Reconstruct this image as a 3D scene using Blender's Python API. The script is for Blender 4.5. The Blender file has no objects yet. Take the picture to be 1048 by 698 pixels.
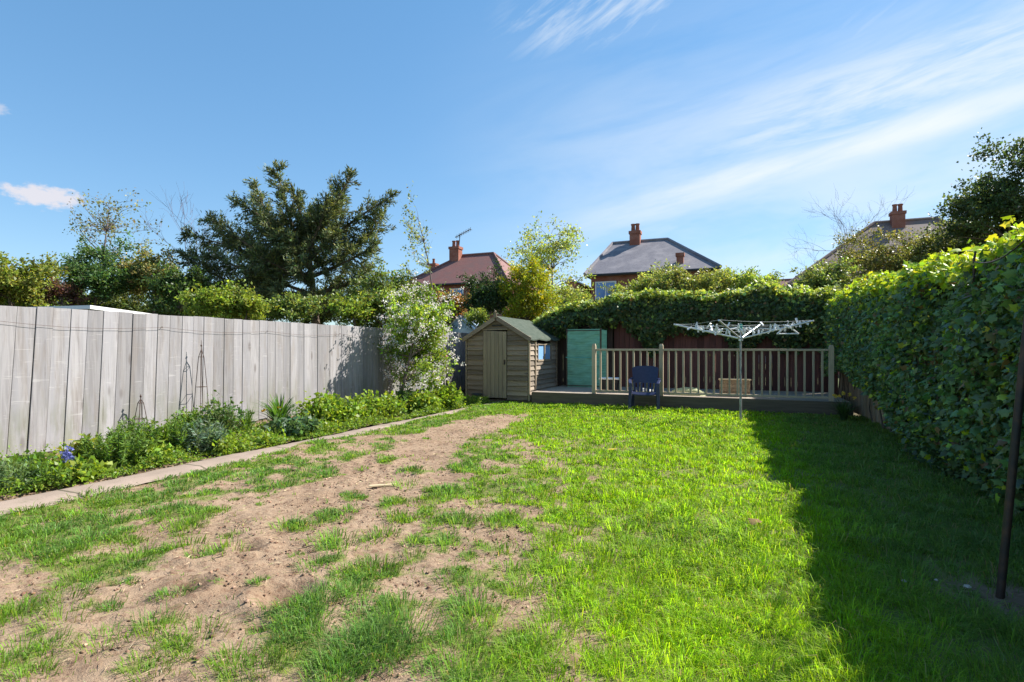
import bpy, math, random
import numpy as np
from mathutils import Vector

random.seed(7)
rng = np.random.default_rng(7)
scene = bpy.context.scene
COL = scene.collection
R_ = math.radians

# ------------------------------------------------------------------ survey
# The garden's long side runs along +Y, its width along X, the photographer
# stands at the origin with the eye at 1.35 m and is turned 22.4 deg to the left.
EYE = 1.35
F = 547.0
TH = R_(22.4)
CT, ST = math.cos(TH), math.sin(TH)


def W(px, py, d):
    """survey helper: where a bearing (px, py) meets distance d"""
    lat = (px - 524) / F * d
    return np.array([lat * CT - d * ST, lat * ST + d * CT, EYE + (357 - py) / F * d])


def G(px, py, z=0.0):
    d = (EYE - z) * F / (py - 357)
    p = W(px, 357, d)
    p[2] = z
    return p


def to_px(x, y, z=0.0):
    lat = x * CT + y * ST
    d = np.maximum(-x * ST + y * CT, 0.05)
    return 524 + F * lat / d, 357 + F * (EYE - z) / d, d


# ------------------------------------------------------------------ noise
_lat = np.random.default_rng(3).random((256, 256))


def vnoise(x, y):
    xi = np.floor(x).astype(int); yi = np.floor(y).astype(int)
    fx = x - xi; fy = y - yi
    fx = fx * fx * (3 - 2 * fx); fy = fy * fy * (3 - 2 * fy)
    a = _lat[xi % 256, yi % 256]; b = _lat[(xi + 1) % 256, yi % 256]
    c = _lat[xi % 256, (yi + 1) % 256]; d = _lat[(xi + 1) % 256, (yi + 1) % 256]
    return (a * (1 - fx) + b * fx) * (1 - fy) + (c * (1 - fx) + d * fx) * fy


def fbm(x, y, s=1.0, o=4, seed=0):
    v = 0; a = 0.5; t = 0
    x = x * s + seed * 17.3; y = y * s + seed * 9.1
    for _ in range(o):
        v = v + a * vnoise(x, y); t += a
        x = x * 2.03 + 5.1; y = y * 2.03 + 1.7; a *= 0.5
    return v / t


def sstep(a, b, x):
    t = np.clip((x - a) / (b - a), 0, 1)
    return t * t * (3 - 2 * t)


# ------------------------------------------------------------------ object helpers
def link(o, parent=None):
    COL.objects.link(o)
    if parent is not None:
        o.parent = parent
    return o


def tag(o, label=None, cat=None, group=None, kind=None):
    if label: o['label'] = label
    if cat: o['category'] = cat
    if group: o['group'] = group
    if kind: o['kind'] = kind
    return o


def thing(name, label, cat, loc=(0, 0, 0), rz=0.0, group=None):
    o = bpy.data.objects.new(name, None)
    o.empty_display_size = 0.2
    o.location = [float(v) for v in loc]
    o.rotation_euler = (0, 0, rz)
    link(o)
    return tag(o, label, cat, group)


def copy_thing(root, label=None):
    r = root.copy(); COL.objects.link(r)
    if label: r['label'] = label
    for ch in list(root.children):
        c = ch.copy(); COL.objects.link(c); c.parent = r
        for g in list(ch.children):
            k = g.copy(); COL.objects.link(k); k.parent = c
    return r


def np_mesh(name, verts, facesets, mat, parent=None, col=None, rnd=None, flat=False):
    """verts (n,3); facesets: list of (m,k) index arrays"""
    me = bpy.data.meshes.new(name)
    verts = np.asarray(verts, np.float32)
    me.vertices.add(len(verts))
    me.vertices.foreach_set('co', verts.ravel())
    vi = np.concatenate([f.ravel() for f in facesets]).astype(np.int32)
    tot = np.concatenate([np.full(len(f), f.shape[1]) for f in facesets])
    st = np.concatenate([[0], np.cumsum(tot)[:-1]]).astype(np.int32)
    me.loops.add(len(vi)); me.loops.foreach_set('vertex_index', vi)
    me.polygons.add(len(st)); me.polygons.foreach_set('loop_start', st)
    me.update(calc_edges=True)
    if col is not None:
        a = me.attributes.new('Col', 'FLOAT_COLOR', 'POINT')
        c4 = np.ones((len(verts), 4), np.float32); c4[:, :3] = col
        a.data.foreach_set('color', c4.ravel())
    if rnd is not None:
        a = me.attributes.new('rnd', 'FLOAT', 'POINT')
        a.data.foreach_set('value', np.asarray(rnd, np.float32))
    if flat: me.shade_flat()
    me.materials.append(mat)
    o = bpy.data.objects.new(name, me)
    return link(o, parent)


class MB:
    """collects boxes, bars and tubes into ONE mesh"""
    def __init__(s):
        s.v = []; s.f = []; s.r = []

    def add(s, vs, fs, r=None):
        n = len(s.v)
        r = random.random() if r is None else r
        s.v += [tuple(map(float, p)) for p in vs]
        s.r += [r] * len(vs)
        s.f += [tuple(n + i for i in f) for f in fs]
        return s

    def box(s, a, b, r=None):
        x0, y0, z0 = a; x1, y1, z1 = b
        return s.hexa([(x0, y0, z0), (x1, y0, z0), (x1, y1, z0), (x0, y1, z0)],
                      [(x0, y0, z1), (x1, y0, z1), (x1, y1, z1), (x0, y1, z1)], r)

    def hexa(s, lo, hi, r=None):
        return s.add(list(lo) + list(hi), [(3, 2, 1, 0), (4, 5, 6, 7), (0, 1, 5, 4), (1, 2, 6, 5), (2, 3, 7, 6), (3, 0, 4, 7)], r)

    def prism(s, outline, axis, t0, t1, r=None):
        """outline of (u,v); extruded along axis"""
        n = len(outline)
        def P(u, v, t):
            return {'x': (t, u, v), 'y': (u, t, v), 'z': (u, v, t)}[axis]
        vs = [P(u, v, t0) for u, v in outline] + [P(u, v, t1) for u, v in outline]
        fs = [tuple(range(n))[::-1], tuple(range(n, 2 * n))]
        for i in range(n):
            j = (i + 1) % n
            fs.append((i, j, n + j, n + i))
        if axis == 'y': fs = [f[::-1] for f in fs]
        return s.add(vs, fs, r)

    def bar(s, p, q, w, h, r=None, up=(0, 0, 1)):
        p = Vector(p); q = Vector(q); d = (q - p).normalized(); up = Vector(up)
        sd = d.cross(up)
        if sd.length < 1e-3: sd = d.cross(Vector((1, 0, 0)))
        sd.normalize(); u = sd.cross(d)
        lo = [p - sd * w / 2 - u * h / 2, p + sd * w / 2 - u * h / 2, p + sd * w / 2 + u * h / 2, p - sd * w / 2 + u * h / 2]
        return s.hexa(lo, [x + (q - p) for x in lo], r)

    def tube(s, pts, rad, k=8, r=None, cap=True):
        pts = [Vector([float(c) for c in p]) for p in pts]
        n = len(pts)
        rad = rad if hasattr(rad, '__len__') else [rad] * n
        vs = []
        ref = Vector((0.31, 0.17, 0.93))
        for i, p in enumerate(pts):
            d = (pts[min(i + 1, n - 1)] - pts[max(i - 1, 0)])
            d.normalize()
            a = d.cross(ref)
            if a.length < 0.05: a = d.cross(Vector((1, 0, 0)))
            a.normalize(); b = d.cross(a)
            for j in range(k):
                t = 2 * math.pi * j / k
                vs.append(p + (a * math.cos(t) + b * math.sin(t)) * rad[i])
        fs = []
        for i in range(n - 1):
            for j in range(k):
                m = (j + 1) % k
                fs.append((i * k + j, i * k + m, (i + 1) * k + m, (i + 1) * k + j)[::-1])
        if cap:
            fs.append(tuple(range(k))); fs.append(tuple(range((n - 1) * k, n * k))[::-1])
        return s.add(vs, fs, r)

    def lathe(s, prof, c=(0, 0, 0), k=16, r=None):
        vs = []
        for rr, z in prof:
            for j in range(k):
                t = 2 * math.pi * j / k
                vs.append((c[0] + rr * math.cos(t), c[1] + rr * math.sin(t), c[2] + z))
        fs = []
        n = len(prof)
        for i in range(n - 1):
            for j in range(k):
                m = (j + 1) % k
                fs.append((i * k + j, i * k + m, (i + 1) * k + m, (i + 1) * k + j))
        fs.append(tuple(range(k))[::-1]); fs.append(tuple(range((n - 1) * k, n * k)))
        return s.add(vs, fs, r)

    def build(s, name, mat, parent=None, bevel=0.0, smooth=False):
        me = bpy.data.meshes.new(name)
        me.from_pydata(s.v, [], s.f)
        me.update()
        a = me.attributes.new('rnd', 'FLOAT', 'POINT')
        a.data.foreach_set('value', np.array(s.r, np.float32))
        if smooth:
            me.shade_smooth()
            me.set_sharp_from_angle(angle=R_(40))
        me.materials.append(mat)
        o = bpy.data.objects.new(name, me)
        if bevel:
            m = o.modifiers.new('bevel', 'BEVEL'); m.width = bevel; m.segments = 2; m.limit_method = 'ANGLE'
        return link(o, parent)


# ------------------------------------------------------------------ materials
def newmat(name):
    m = bpy.data.materials.new(name); m.use_nodes = True
    nt = m.node_tree; nt.nodes.clear()
    out = nt.nodes.new('ShaderNodeOutputMaterial')
    return m, nt, out


class NT:
    def __init__(s, nt): s.nt = nt

    def n(s, t, **kw):
        x = s.nt.nodes.new(t)
        ins = kw.pop('ins', {})
        for k, v in kw.items(): setattr(x, k, v)
        for k, v in ins.items(): s.put(x.inputs[k], v)
        return x

    def put(s, sock, v):
        if hasattr(v, 'is_output'): s.nt.links.new(v, sock)
        else: sock.default_value = v

    def math(s, op, a, b=0.0, c=0.0, clamp=False):
        x = s.nt.nodes.new('ShaderNodeMath'); x.operation = op; x.use_clamp = clamp
        s.put(x.inputs[0], a); s.put(x.inputs[1], b); s.put(x.inputs[2], c)
        return x.outputs[0]

    def mix(s, f, a, b, mode='MIX'):
        x = s.nt.nodes.new('ShaderNodeMix'); x.data_type = 'RGBA'; x.blend_type = mode
        s.put(x.inputs[0], f)
        for i, v in ((6, a), (7, b)):
            if not hasattr(v, 'is_output') and len(v) == 3: v = (*v, 1)
            s.put(x.inputs[i], v)
        return x.outputs[2]

    def noise(s, vec, scale, detail=4, rough=0.55, dist=0.0):
        x = s.n('ShaderNodeTexNoise')
        if vec is not None: s.put(x.inputs['Vector'], vec)
        x.inputs['Scale'].default_value = scale; x.inputs['Detail'].default_value = detail
        x.inputs['Roughness'].default_value = rough; x.inputs['Distortion'].default_value = dist
        return x.outputs['Fac']

    def ramp(s, f, lo, hi):
        x = s.n('ShaderNodeMapRange', interpolation_type='SMOOTHSTEP')
        s.put(x.inputs[0], f); x.inputs[1].default_value = lo; x.inputs[2].default_value = hi
        return x.outputs[0]

    def coord(s, scale=(1, 1, 1), rnd=True, kind='Object', mul=37.0):
        tc = s.n('ShaderNodeTexCoord')
        v = tc.outputs[kind]
        mp = s.n('ShaderNodeMapping'); s.put(mp.inputs['Vector'], v)
        mp.inputs['Scale'].default_value = scale
        v = mp.outputs[0]
        if rnd:
            at = s.n('ShaderNodeAttribute', attribute_name='rnd')
            va = s.n('ShaderNodeVectorMath', operation='ADD')
            k = s.math('MULTIPLY', at.outputs['Fac'], mul)
            cx = s.n('ShaderNodeCombineXYZ', ins={0: k, 1: k, 2: k})
            s.put(va.inputs[0], v); s.put(va.inputs[1], cx.outputs[0])
            v = va.outputs[0]
        return v

    def bump(s, h, strength=0.3, dist=0.01):
        b = s.n('ShaderNodeBump'); s.put(b.inputs['Height'], h)
        b.inputs['Strength'].default_value = strength; b.inputs['Distance'].default_value = dist
        return b.outputs[0]


def principled(k, out, color, rough=0.7, normal=None, metal=0.0, spec=0.4):
    p = k.n('ShaderNodeBsdfPrincipled')
    k.put(p.inputs['Base Color'], color if hasattr(color, 'is_output') else (*color, 1))
    k.put(p.inputs['Roughness'], rough)
    p.inputs['Metallic'].default_value = metal
    p.inputs['Specular IOR Level'].default_value = spec
    if normal is not None: k.put(p.inputs['Normal'], normal)
    k.nt.links.new(p.outputs[0], out.inputs[0])
    return p


def wood_mat(name, c1, c2, dark, axis='z', knots=0.5, rough=0.8, tint=0.35, streak=0.5, grey=None, dash=None, algae=False):
    m, nt, out = newmat(name); k = NT(nt)
    sc = {'z': (22, 22, 1.3), 'y': (22, 1.3, 22), 'x': (1.3, 22, 22)}[axis]
    sk = {'z': (1, 1, .32), 'y': (1, .32, 1), 'x': (.32, 1, 1)}[axis]
    v = k.coord(sc)
    g = k.noise(v, 1.0, 6, 0.65, 1.2)
    g2 = k.noise(k.coord(tuple(a * .25 for a in sc)), 1.0, 3, 0.5, 2.0)
    col = k.mix(k.ramp(g, .3, .72), c1, c2)
    if grey: col = k.mix(k.math('MULTIPLY', k.ramp(g2, .45, .7), .7), col, grey)
    at = k.n('ShaderNodeAttribute', attribute_name='rnd')
    tv = k.math('MULTIPLY_ADD', at.outputs['Fac'], tint, 1 - tint * .6)
    hs = k.n('ShaderNodeHueSaturation'); k.put(hs.inputs['Color'], col); k.put(hs.inputs['Value'], tv)
    col = hs.outputs[0]
    if knots:
        vo = k.n('ShaderNodeTexVoronoi', feature='F1'); k.put(vo.inputs['Vector'], k.coord(sk)); vo.inputs['Scale'].default_value = 5.5
        kn = k.math('SUBTRACT', 1.0, k.ramp(vo.outputs['Distance'], .06, .2), clamp=True)
        col = k.mix(k.math('MULTIPLY', kn, knots), col, dark)
    st = k.ramp(k.noise(k.coord(tuple(a * .5 for a in sc)), 2.0, 5, 0.7), .56, .74)
    col = k.mix(k.math('MULTIPLY', st, streak), col, dark)
    if algae:   # green damp stain climbing unevenly from the foot of the boards
        zc = k.n('ShaderNodeSeparateXYZ'); k.put(zc.inputs[0], k.n('ShaderNodeTexCoord').outputs['Object'])
        an = k.noise(k.coord((1, 2.5, .6), mul=3.0), 2.0, 5, .65)
        am = k.math('MULTIPLY', k.math('SUBTRACT', 1.0, k.ramp(zc.outputs[2], .25, 1.0), clamp=True), k.ramp(an, .42, .62))
        col = k.mix(k.math('MULTIPLY', am, .55), col, (.155, .165, .095))
        bm = k.ramp(k.noise(k.coord((.8, 3.0, .5), mul=9.0), 2.2, 4, .6), .5, .66)
        col = k.mix(k.math('MULTIPLY', bm, .3), col, (.2, .16, .125))
    if dash:   # pale ticks across the boards: bright highlights on the knots, painted as colour
        dv = k.coord((3.4, 3.4, 30.0), mul=11.0)
        dn = k.noise(dv, 1.0, 4, .6, .8)
        dz = k.noise(k.coord((1.2, 1.2, 1.2), mul=5.0), 1.6, 2)
        col = k.mix(k.math('MULTIPLY', k.math('MULTIPLY', k.ramp(dn, .60, .72), k.ramp(dz, .36, .52)), .42), col, dash)
    principled(k, out, col, rough, k.bump(g, .35, .004), spec=.25)
    return m


def plain_mat(name, c, rough=0.5, metal=0.0, var=0.25, scale=8.0, c2=None, spec=.4, bump=0.0):
    m, nt, out = newmat(name); k = NT(nt)
    nz = k.noise(k.coord(rnd=True), scale, 5, .6)
    c2 = c2 or tuple(x * (1 - var) for x in c)
    col = k.mix(k.ramp(nz, .35, .7), c, c2)
    principled(k, out, col, rough, k.bump(nz, bump, .01) if bump else None, metal, spec)
    return m


def leaf_mat(name, transl=0.45, rough=0.45, spec=0.35, warm=(1.35, 1.25, .55), gloss=True):
    m, nt, out = newmat(name); k = NT(nt)
    at = k.n('ShaderNodeAttribute', attribute_name='Col')
    c = at.outputs['Color']
    p = k.n('ShaderNodeBsdfPrincipled'); k.put(p.inputs['Base Color'], c)
    p.inputs['Roughness'].default_value = rough; p.inputs['Specular IOR Level'].default_value = spec
    t = k.n('ShaderNodeBsdfTranslucent'); k.put(t.inputs['Color'], k.mix(1.0, c, warm, 'MULTIPLY'))
    mx = k.n('ShaderNodeMixShader'); mx.inputs[0].default_value = transl
    nt.links.new(p.outputs[0], mx.inputs[1]); nt.links.new(t.outputs[0], mx.inputs[2])
    nt.links.new(mx.outputs[0], out.inputs[0])
    return m


M = {}
M['leaf'] = leaf_mat('leaf')
M['needle'] = leaf_mat('needle', .25, .6, .25)
M['ivy'] = leaf_mat('ivy_leaf', .36, .5, .45)
M['grass'] = leaf_mat('grass_blade', .5, .55, .12, (1.35, 1.3, .5))
M['petal'] = leaf_mat('petal', .35, .6, .2, (1, 1, 1))
M['bark'] = plain_mat('bark', (.16, .12, .085), .9, var=.5, scale=14, bump=.5)
M['twig'] = plain_mat('twig', (.17, .13, .12), .9, var=.3)
M['pinktwig'] = plain_mat('purplish_twig', (.2, .14, .17), .9, var=.3)
M['fence'] = wood_mat('weathered_fence', (.335, .318, .322), (.235, .222, .226), (.11, .09, .083), 'z', .6, .85, .42, .55, (.28, .272, .288), dash=(.5, .48, .47), algae=True)
M['darkfence'] = wood_mat('dark_fence', (.10, .07, .055), (.06, .042, .035), (.03, .02, .017), 'z', .3)
M['redfence'] = wood_mat('red_stained_fence', (.135, .052, .042), (.08, .036, .03), (.04, .022, .02), 'z', .3, .8, .6, .7)
M['brownfence'] = wood_mat('brown_fence', (.36, .27, .18), (.24, .18, .12), (.1, .075, .05), 'z', .3)
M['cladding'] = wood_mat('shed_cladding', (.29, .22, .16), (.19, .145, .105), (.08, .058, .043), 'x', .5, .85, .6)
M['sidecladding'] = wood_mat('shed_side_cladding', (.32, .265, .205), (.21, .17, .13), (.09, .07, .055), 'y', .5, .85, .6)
M['sheddoor'] = wood_mat('shed_door_wood', (.30, .24, .165), (.22, .17, .12), (.11, .08, .06), 'z', .3, .85, .45)
M['railwood'] = wood_mat('rail_wood', (.50, .40, .28), (.39, .31, .21), (.2, .15, .1), 'z', .2, .8, .25)
M['railtop'] = wood_mat('rail_top_wood', (.50, .40, .28), (.39, .31, .21), (.2, .15, .1), 'x', .2, .8, .25)
M['deckwood'] = wood_mat('deck_wood', (.40, .34, .27), (.30, .25, .2), (.16, .12, .1), 'x', .2, .8, .3)
M['fascia'] = wood_mat('deck_fascia', (.17, .13, .09), (.11, .085, .06), (.06, .045, .035), 'x', .2, .85)
M['paleplank'] = wood_mat('pale_wood', (.6, .48, .3), (.5, .39, .24), (.3, .22, .13), 'x', .1, .7)
M['felt'] = plain_mat('green_felt', (.038, .056, .038), .95, var=.35, scale=9, c2=(.066, .083, .062), bump=.4)
M['metal_dark'] = plain_mat('dark_iron', (.03, .028, .027), .55, .4, c2=(.09, .05, .035))
M['metal_rust'] = plain_mat('rusty_wire', (.10, .06, .045), .8, .3, c2=(.06, .04, .035), scale=30)
M['alu'] = plain_mat('airer_metal', (.62, .64, .66), .4, .55, var=.15)
M['polegrey'] = plain_mat('pole_grey', (.42, .42, .40), .55, .3, c2=(.20, .17, .15), scale=9)
M['white'] = plain_mat('white_plastic', (.8, .8, .79), .4, var=.05)
M['cord'] = plain_mat('cord', (.6, .65, .66), .6, var=.1)
M['green_plastic'] = plain_mat('green_hub', (.1, .4, .33), .45, var=.1)
M['bluechair'] = plain_mat('blue_plastic', (.011, .015, .06), .42, var=.3, scale=20, c2=(.017, .023, .075), spec=.5)
M['blackbox'] = plain_mat('black_plastic', (.02, .02, .022), .5)
M['concrete'] = plain_mat('concrete', (.33, .29, .25), .9)
M['terracotta'] = plain_mat('dark_pot', (.05, .05, .055), .7)
M['stone'] = plain_mat('pale_stone', (.5, .45, .38), .85)
M['whitepaint'] = plain_mat('white_paint', (.75, .75, .76), .5, var=.06)
M['gutter'] = plain_mat('black_gutter', (.03, .03, .035), .4)
M['render'] = plain_mat('pale_render', (.6, .58, .54), .9, var=.1)


def brick_mat(name, c1, c2, mortar, scale=4.4):
    m, nt, out = newmat(name); k = NT(nt)
    geo = k.n('ShaderNodeTexCoord')
    sep = k.n('ShaderNodeSeparateXYZ'); k.put(sep.inputs[0], geo.outputs['Object'])
    h = k.math('ADD', sep.outputs[0], sep.outputs[1])
    cv = k.n('ShaderNodeCombineXYZ', ins={0: h, 1: sep.outputs[2], 2: 0.0})
    b = k.n('ShaderNodeTexBrick')
    k.put(b.inputs['Vector'], cv.outputs[0])
    b.inputs['Color1'].default_value = (*c1, 1); b.inputs['Color2'].default_value = (*c2, 1); b.inputs['Mortar'].default_value = (*mortar, 1)
    b.inputs['Scale'].default_value = scale; b.inputs['Mortar Size'].default_value = .02
    nz = k.noise(geo.outputs['Object'], 2.0, 5, .6)
    col = k.mix(k.ramp(nz, .3, .75), b.outputs['Color'], tuple(x * .65 for x in c1))
    principled(k, out, col, .9, k.bump(b.outputs['Fac'], -.3, .01), spec=.2)
    return m


M['brick'] = brick_mat('red_brick', (.36, .12, .075), (.28, .09, .06), (.35, .3, .26))
M['orangebrick'] = brick_mat('orange_brick', (.50, .20, .09), (.42, .15, .07), (.4, .33, .26))


def roof_mat(name, c1, c2, c3, scale=5.0):
    m, nt, out = newmat(name); k = NT(nt)
    tc = k.n('ShaderNodeTexCoord')
    sep = k.n('ShaderNodeSeparateXYZ'); k.put(sep.inputs[0], tc.outputs['Object'])
    h = k.math('ADD', sep.outputs[0], k.math('MULTIPLY', sep.outputs[1], .35))
    cv = k.n('ShaderNodeCombineXYZ', ins={0: h, 1: k.math('MULTIPLY', sep.outputs[2], 1.5), 2: 0.0})
    b = k.n('ShaderNodeTexBrick'); k.put(b.inputs['Vector'], cv.outputs[0])
    b.inputs['Color1'].default_value = (*c1, 1); b.inputs['Color2'].default_value = (*c2, 1); b.inputs['Mortar'].default_value = (*[x * .6 for x in c2], 1)
    b.inputs['Scale'].default_value = scale; b.inputs['Mortar Size'].default_value = .012
    nz = k.noise(tc.outputs['Object'], 1.3, 6, .65)
    col = k.mix(k.ramp(nz, .4, .72), b.outputs['Color'], c3)
    principled(k, out, col, .75, k.bump(b.outputs['Fac'], -.4, .02), spec=.3)
    return m


M['slate'] = roof_mat('slate_roof', (.20, .19, .21), (.16, .15, .17), (.26, .24, .25))
M['redtile'] = roof_mat('red_tile_roof', (.24, .11, .095), (.19, .085, .075), (.17, .095, .085))
M['browntile'] = roof_mat('brown_tile_roof', (.27, .19, .16), (.21, .15, .13), (.18, .14, .12))


def glass_mat(name, tint=(.25, .45, .75)):
    m, nt, out = newmat(name); k = NT(nt)
    p = principled(k, out, tint, .08, spec=.9)
    return m


M['glass'] = glass_mat('window_glass')
M['houseglass'] = glass_mat('house_window_glass', (.08, .2, .5))  # blue stands for reflected sky, painted in as the pane colour


def soil_mat():
    m, nt, out = newmat('lawn_soil'); k = NT(nt)
    v = k.n('ShaderNodeTexCoord').outputs['Object']
    n1 = k.noise(v, 1.6, 6, .65); n2 = k.noise(v, 22, 6, .7); n3 = k.noise(v, 90, 4, .7)
    c = k.mix(k.ramp(n1, .35, .68), (.325, .233, .157), (.245, .168, .11))
    c = k.mix(k.math('MULTIPLY', k.ramp(n2, .48, .66), .8), c, (.15, .086, .055))
    c = k.mix(k.math('MULTIPLY', k.ramp(n3, .52, .75), .6), c, (.37, .275, .195))
    n4 = k.noise(v, 5.5, 6, .72, .4)
    c = k.mix(k.math('MULTIPLY', k.ramp(n4, .53, .68), .6), c, (.15, .09, .058))
    at = k.n('ShaderNodeAttribute', attribute_name='Col')
    sep = k.n('ShaderNodeSeparateColor'); k.put(sep.inputs[0], at.outputs['Color'])
    thatch = k.mix(k.ramp(n2, .35, .7), (.12, .17, .03), (.2, .18, .07))
    c = k.mix(sep.outputs[0], c, thatch)
    c = k.mix(sep.outputs[1], c, (.09, .05, .032))
    hh = k.math('ADD', n2, k.math('MULTIPLY', n3, .6))
    principled(k, out, c, .95, k.bump(hh, .7, .02), spec=.1)
    return m


M['soil'] = soil_mat()


def ground_mat():
    m, nt, out = newmat('rough_ground'); k = NT(nt)
    v = k.n('ShaderNodeTexCoord').outputs['Object']
    c = k.mix(k.ramp(k.noise(v, .4, 5), .35, .65), (.06, .09, .03), (.12, .1, .06))
    principled(k, out, c, .95, spec=.1)
    return m


def bed_mat():
    m, nt, out = newmat('bed_soil'); k = NT(nt)
    v = k.n('ShaderNodeTexCoord').outputs['Object']
    n = k.noise(v, 16, 6, .7)
    c = k.mix(k.ramp(n, .35, .68), (.13, .09, .06), (.25, .18, .125))
    principled(k, out, c, .95, k.bump(n, .8, .03), spec=.1)
    return m


def path_mat():
    m, nt, out = newmat('path_concrete'); k = NT(nt)
    v = k.n('ShaderNodeTexCoord').outputs['Object']
    n1 = k.noise(v, 1.7, 6, .65); n2 = k.noise(v, 45, 5, .75)
    c = k.mix(k.ramp(n1, .35, .7), (.30, .235, .19), (.235, .185, .148))
    c = k.mix(k.math('MULTIPLY', k.ramp(n2, .5, .75), .6), c, (.25, .2, .16))
    sy = k.n('ShaderNodeSeparateXYZ'); k.put(sy.inputs[0], v)
    fr = k.math('FRACT', k.math('ADD', k.math('DIVIDE', sy.outputs[1], 1.22), k.math('MULTIPLY', k.noise(v, 6.0, 3), .03)))
    jt = k.math('SUBTRACT', 1.0, k.ramp(k.math('ABSOLUTE', k.math('SUBTRACT', fr, .5)), .006, .018), clamp=True)
    c = k.mix(k.math('MULTIPLY', jt, .8), c, (.07, .065, .04))
    c = k.mix(k.math('MULTIPLY', k.ramp(k.noise(v, 3.1, 5, .7), .56, .7), .6), c, (.15, .14, .085))
    principled(k, out, c, .92, k.bump(n2, .4, .008), spec=.15)
    return m


# ------------------------------------------------------------------ camera, sun, sky
cam_d = bpy.data.cameras.new('camera'); cam = bpy.data.objects.new('camera', cam_d); link(cam)
cam.location = (0, 0, EYE); cam.rotation_euler = (R_(90), 0, TH)
cam_d.sensor_width = 36; cam_d.lens = 36 * F / 1048; cam_d.shift_y = 8 / 1048
cam_d.clip_end = 2000; cam_d.clip_start = .02
scene.camera = cam

SUN_AZ, SUN_EL = R_(45), R_(43)
sv = Vector((math.sin(SUN_AZ) * math.cos(SUN_EL), math.cos(SUN_AZ) * math.cos(SUN_EL), math.sin(SUN_EL)))
sl = bpy.data.lights.new('sun', 'SUN'); sl.energy = 4.0; sl.angle = R_(.5); sl.color = (1, .95, .87)
so = bpy.data.objects.new('sun', sl); link(so); so.location = (20, 20, 30)
so.rotation_euler = (-sv).to_track_quat('-Z', 'Y').to_euler()


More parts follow.
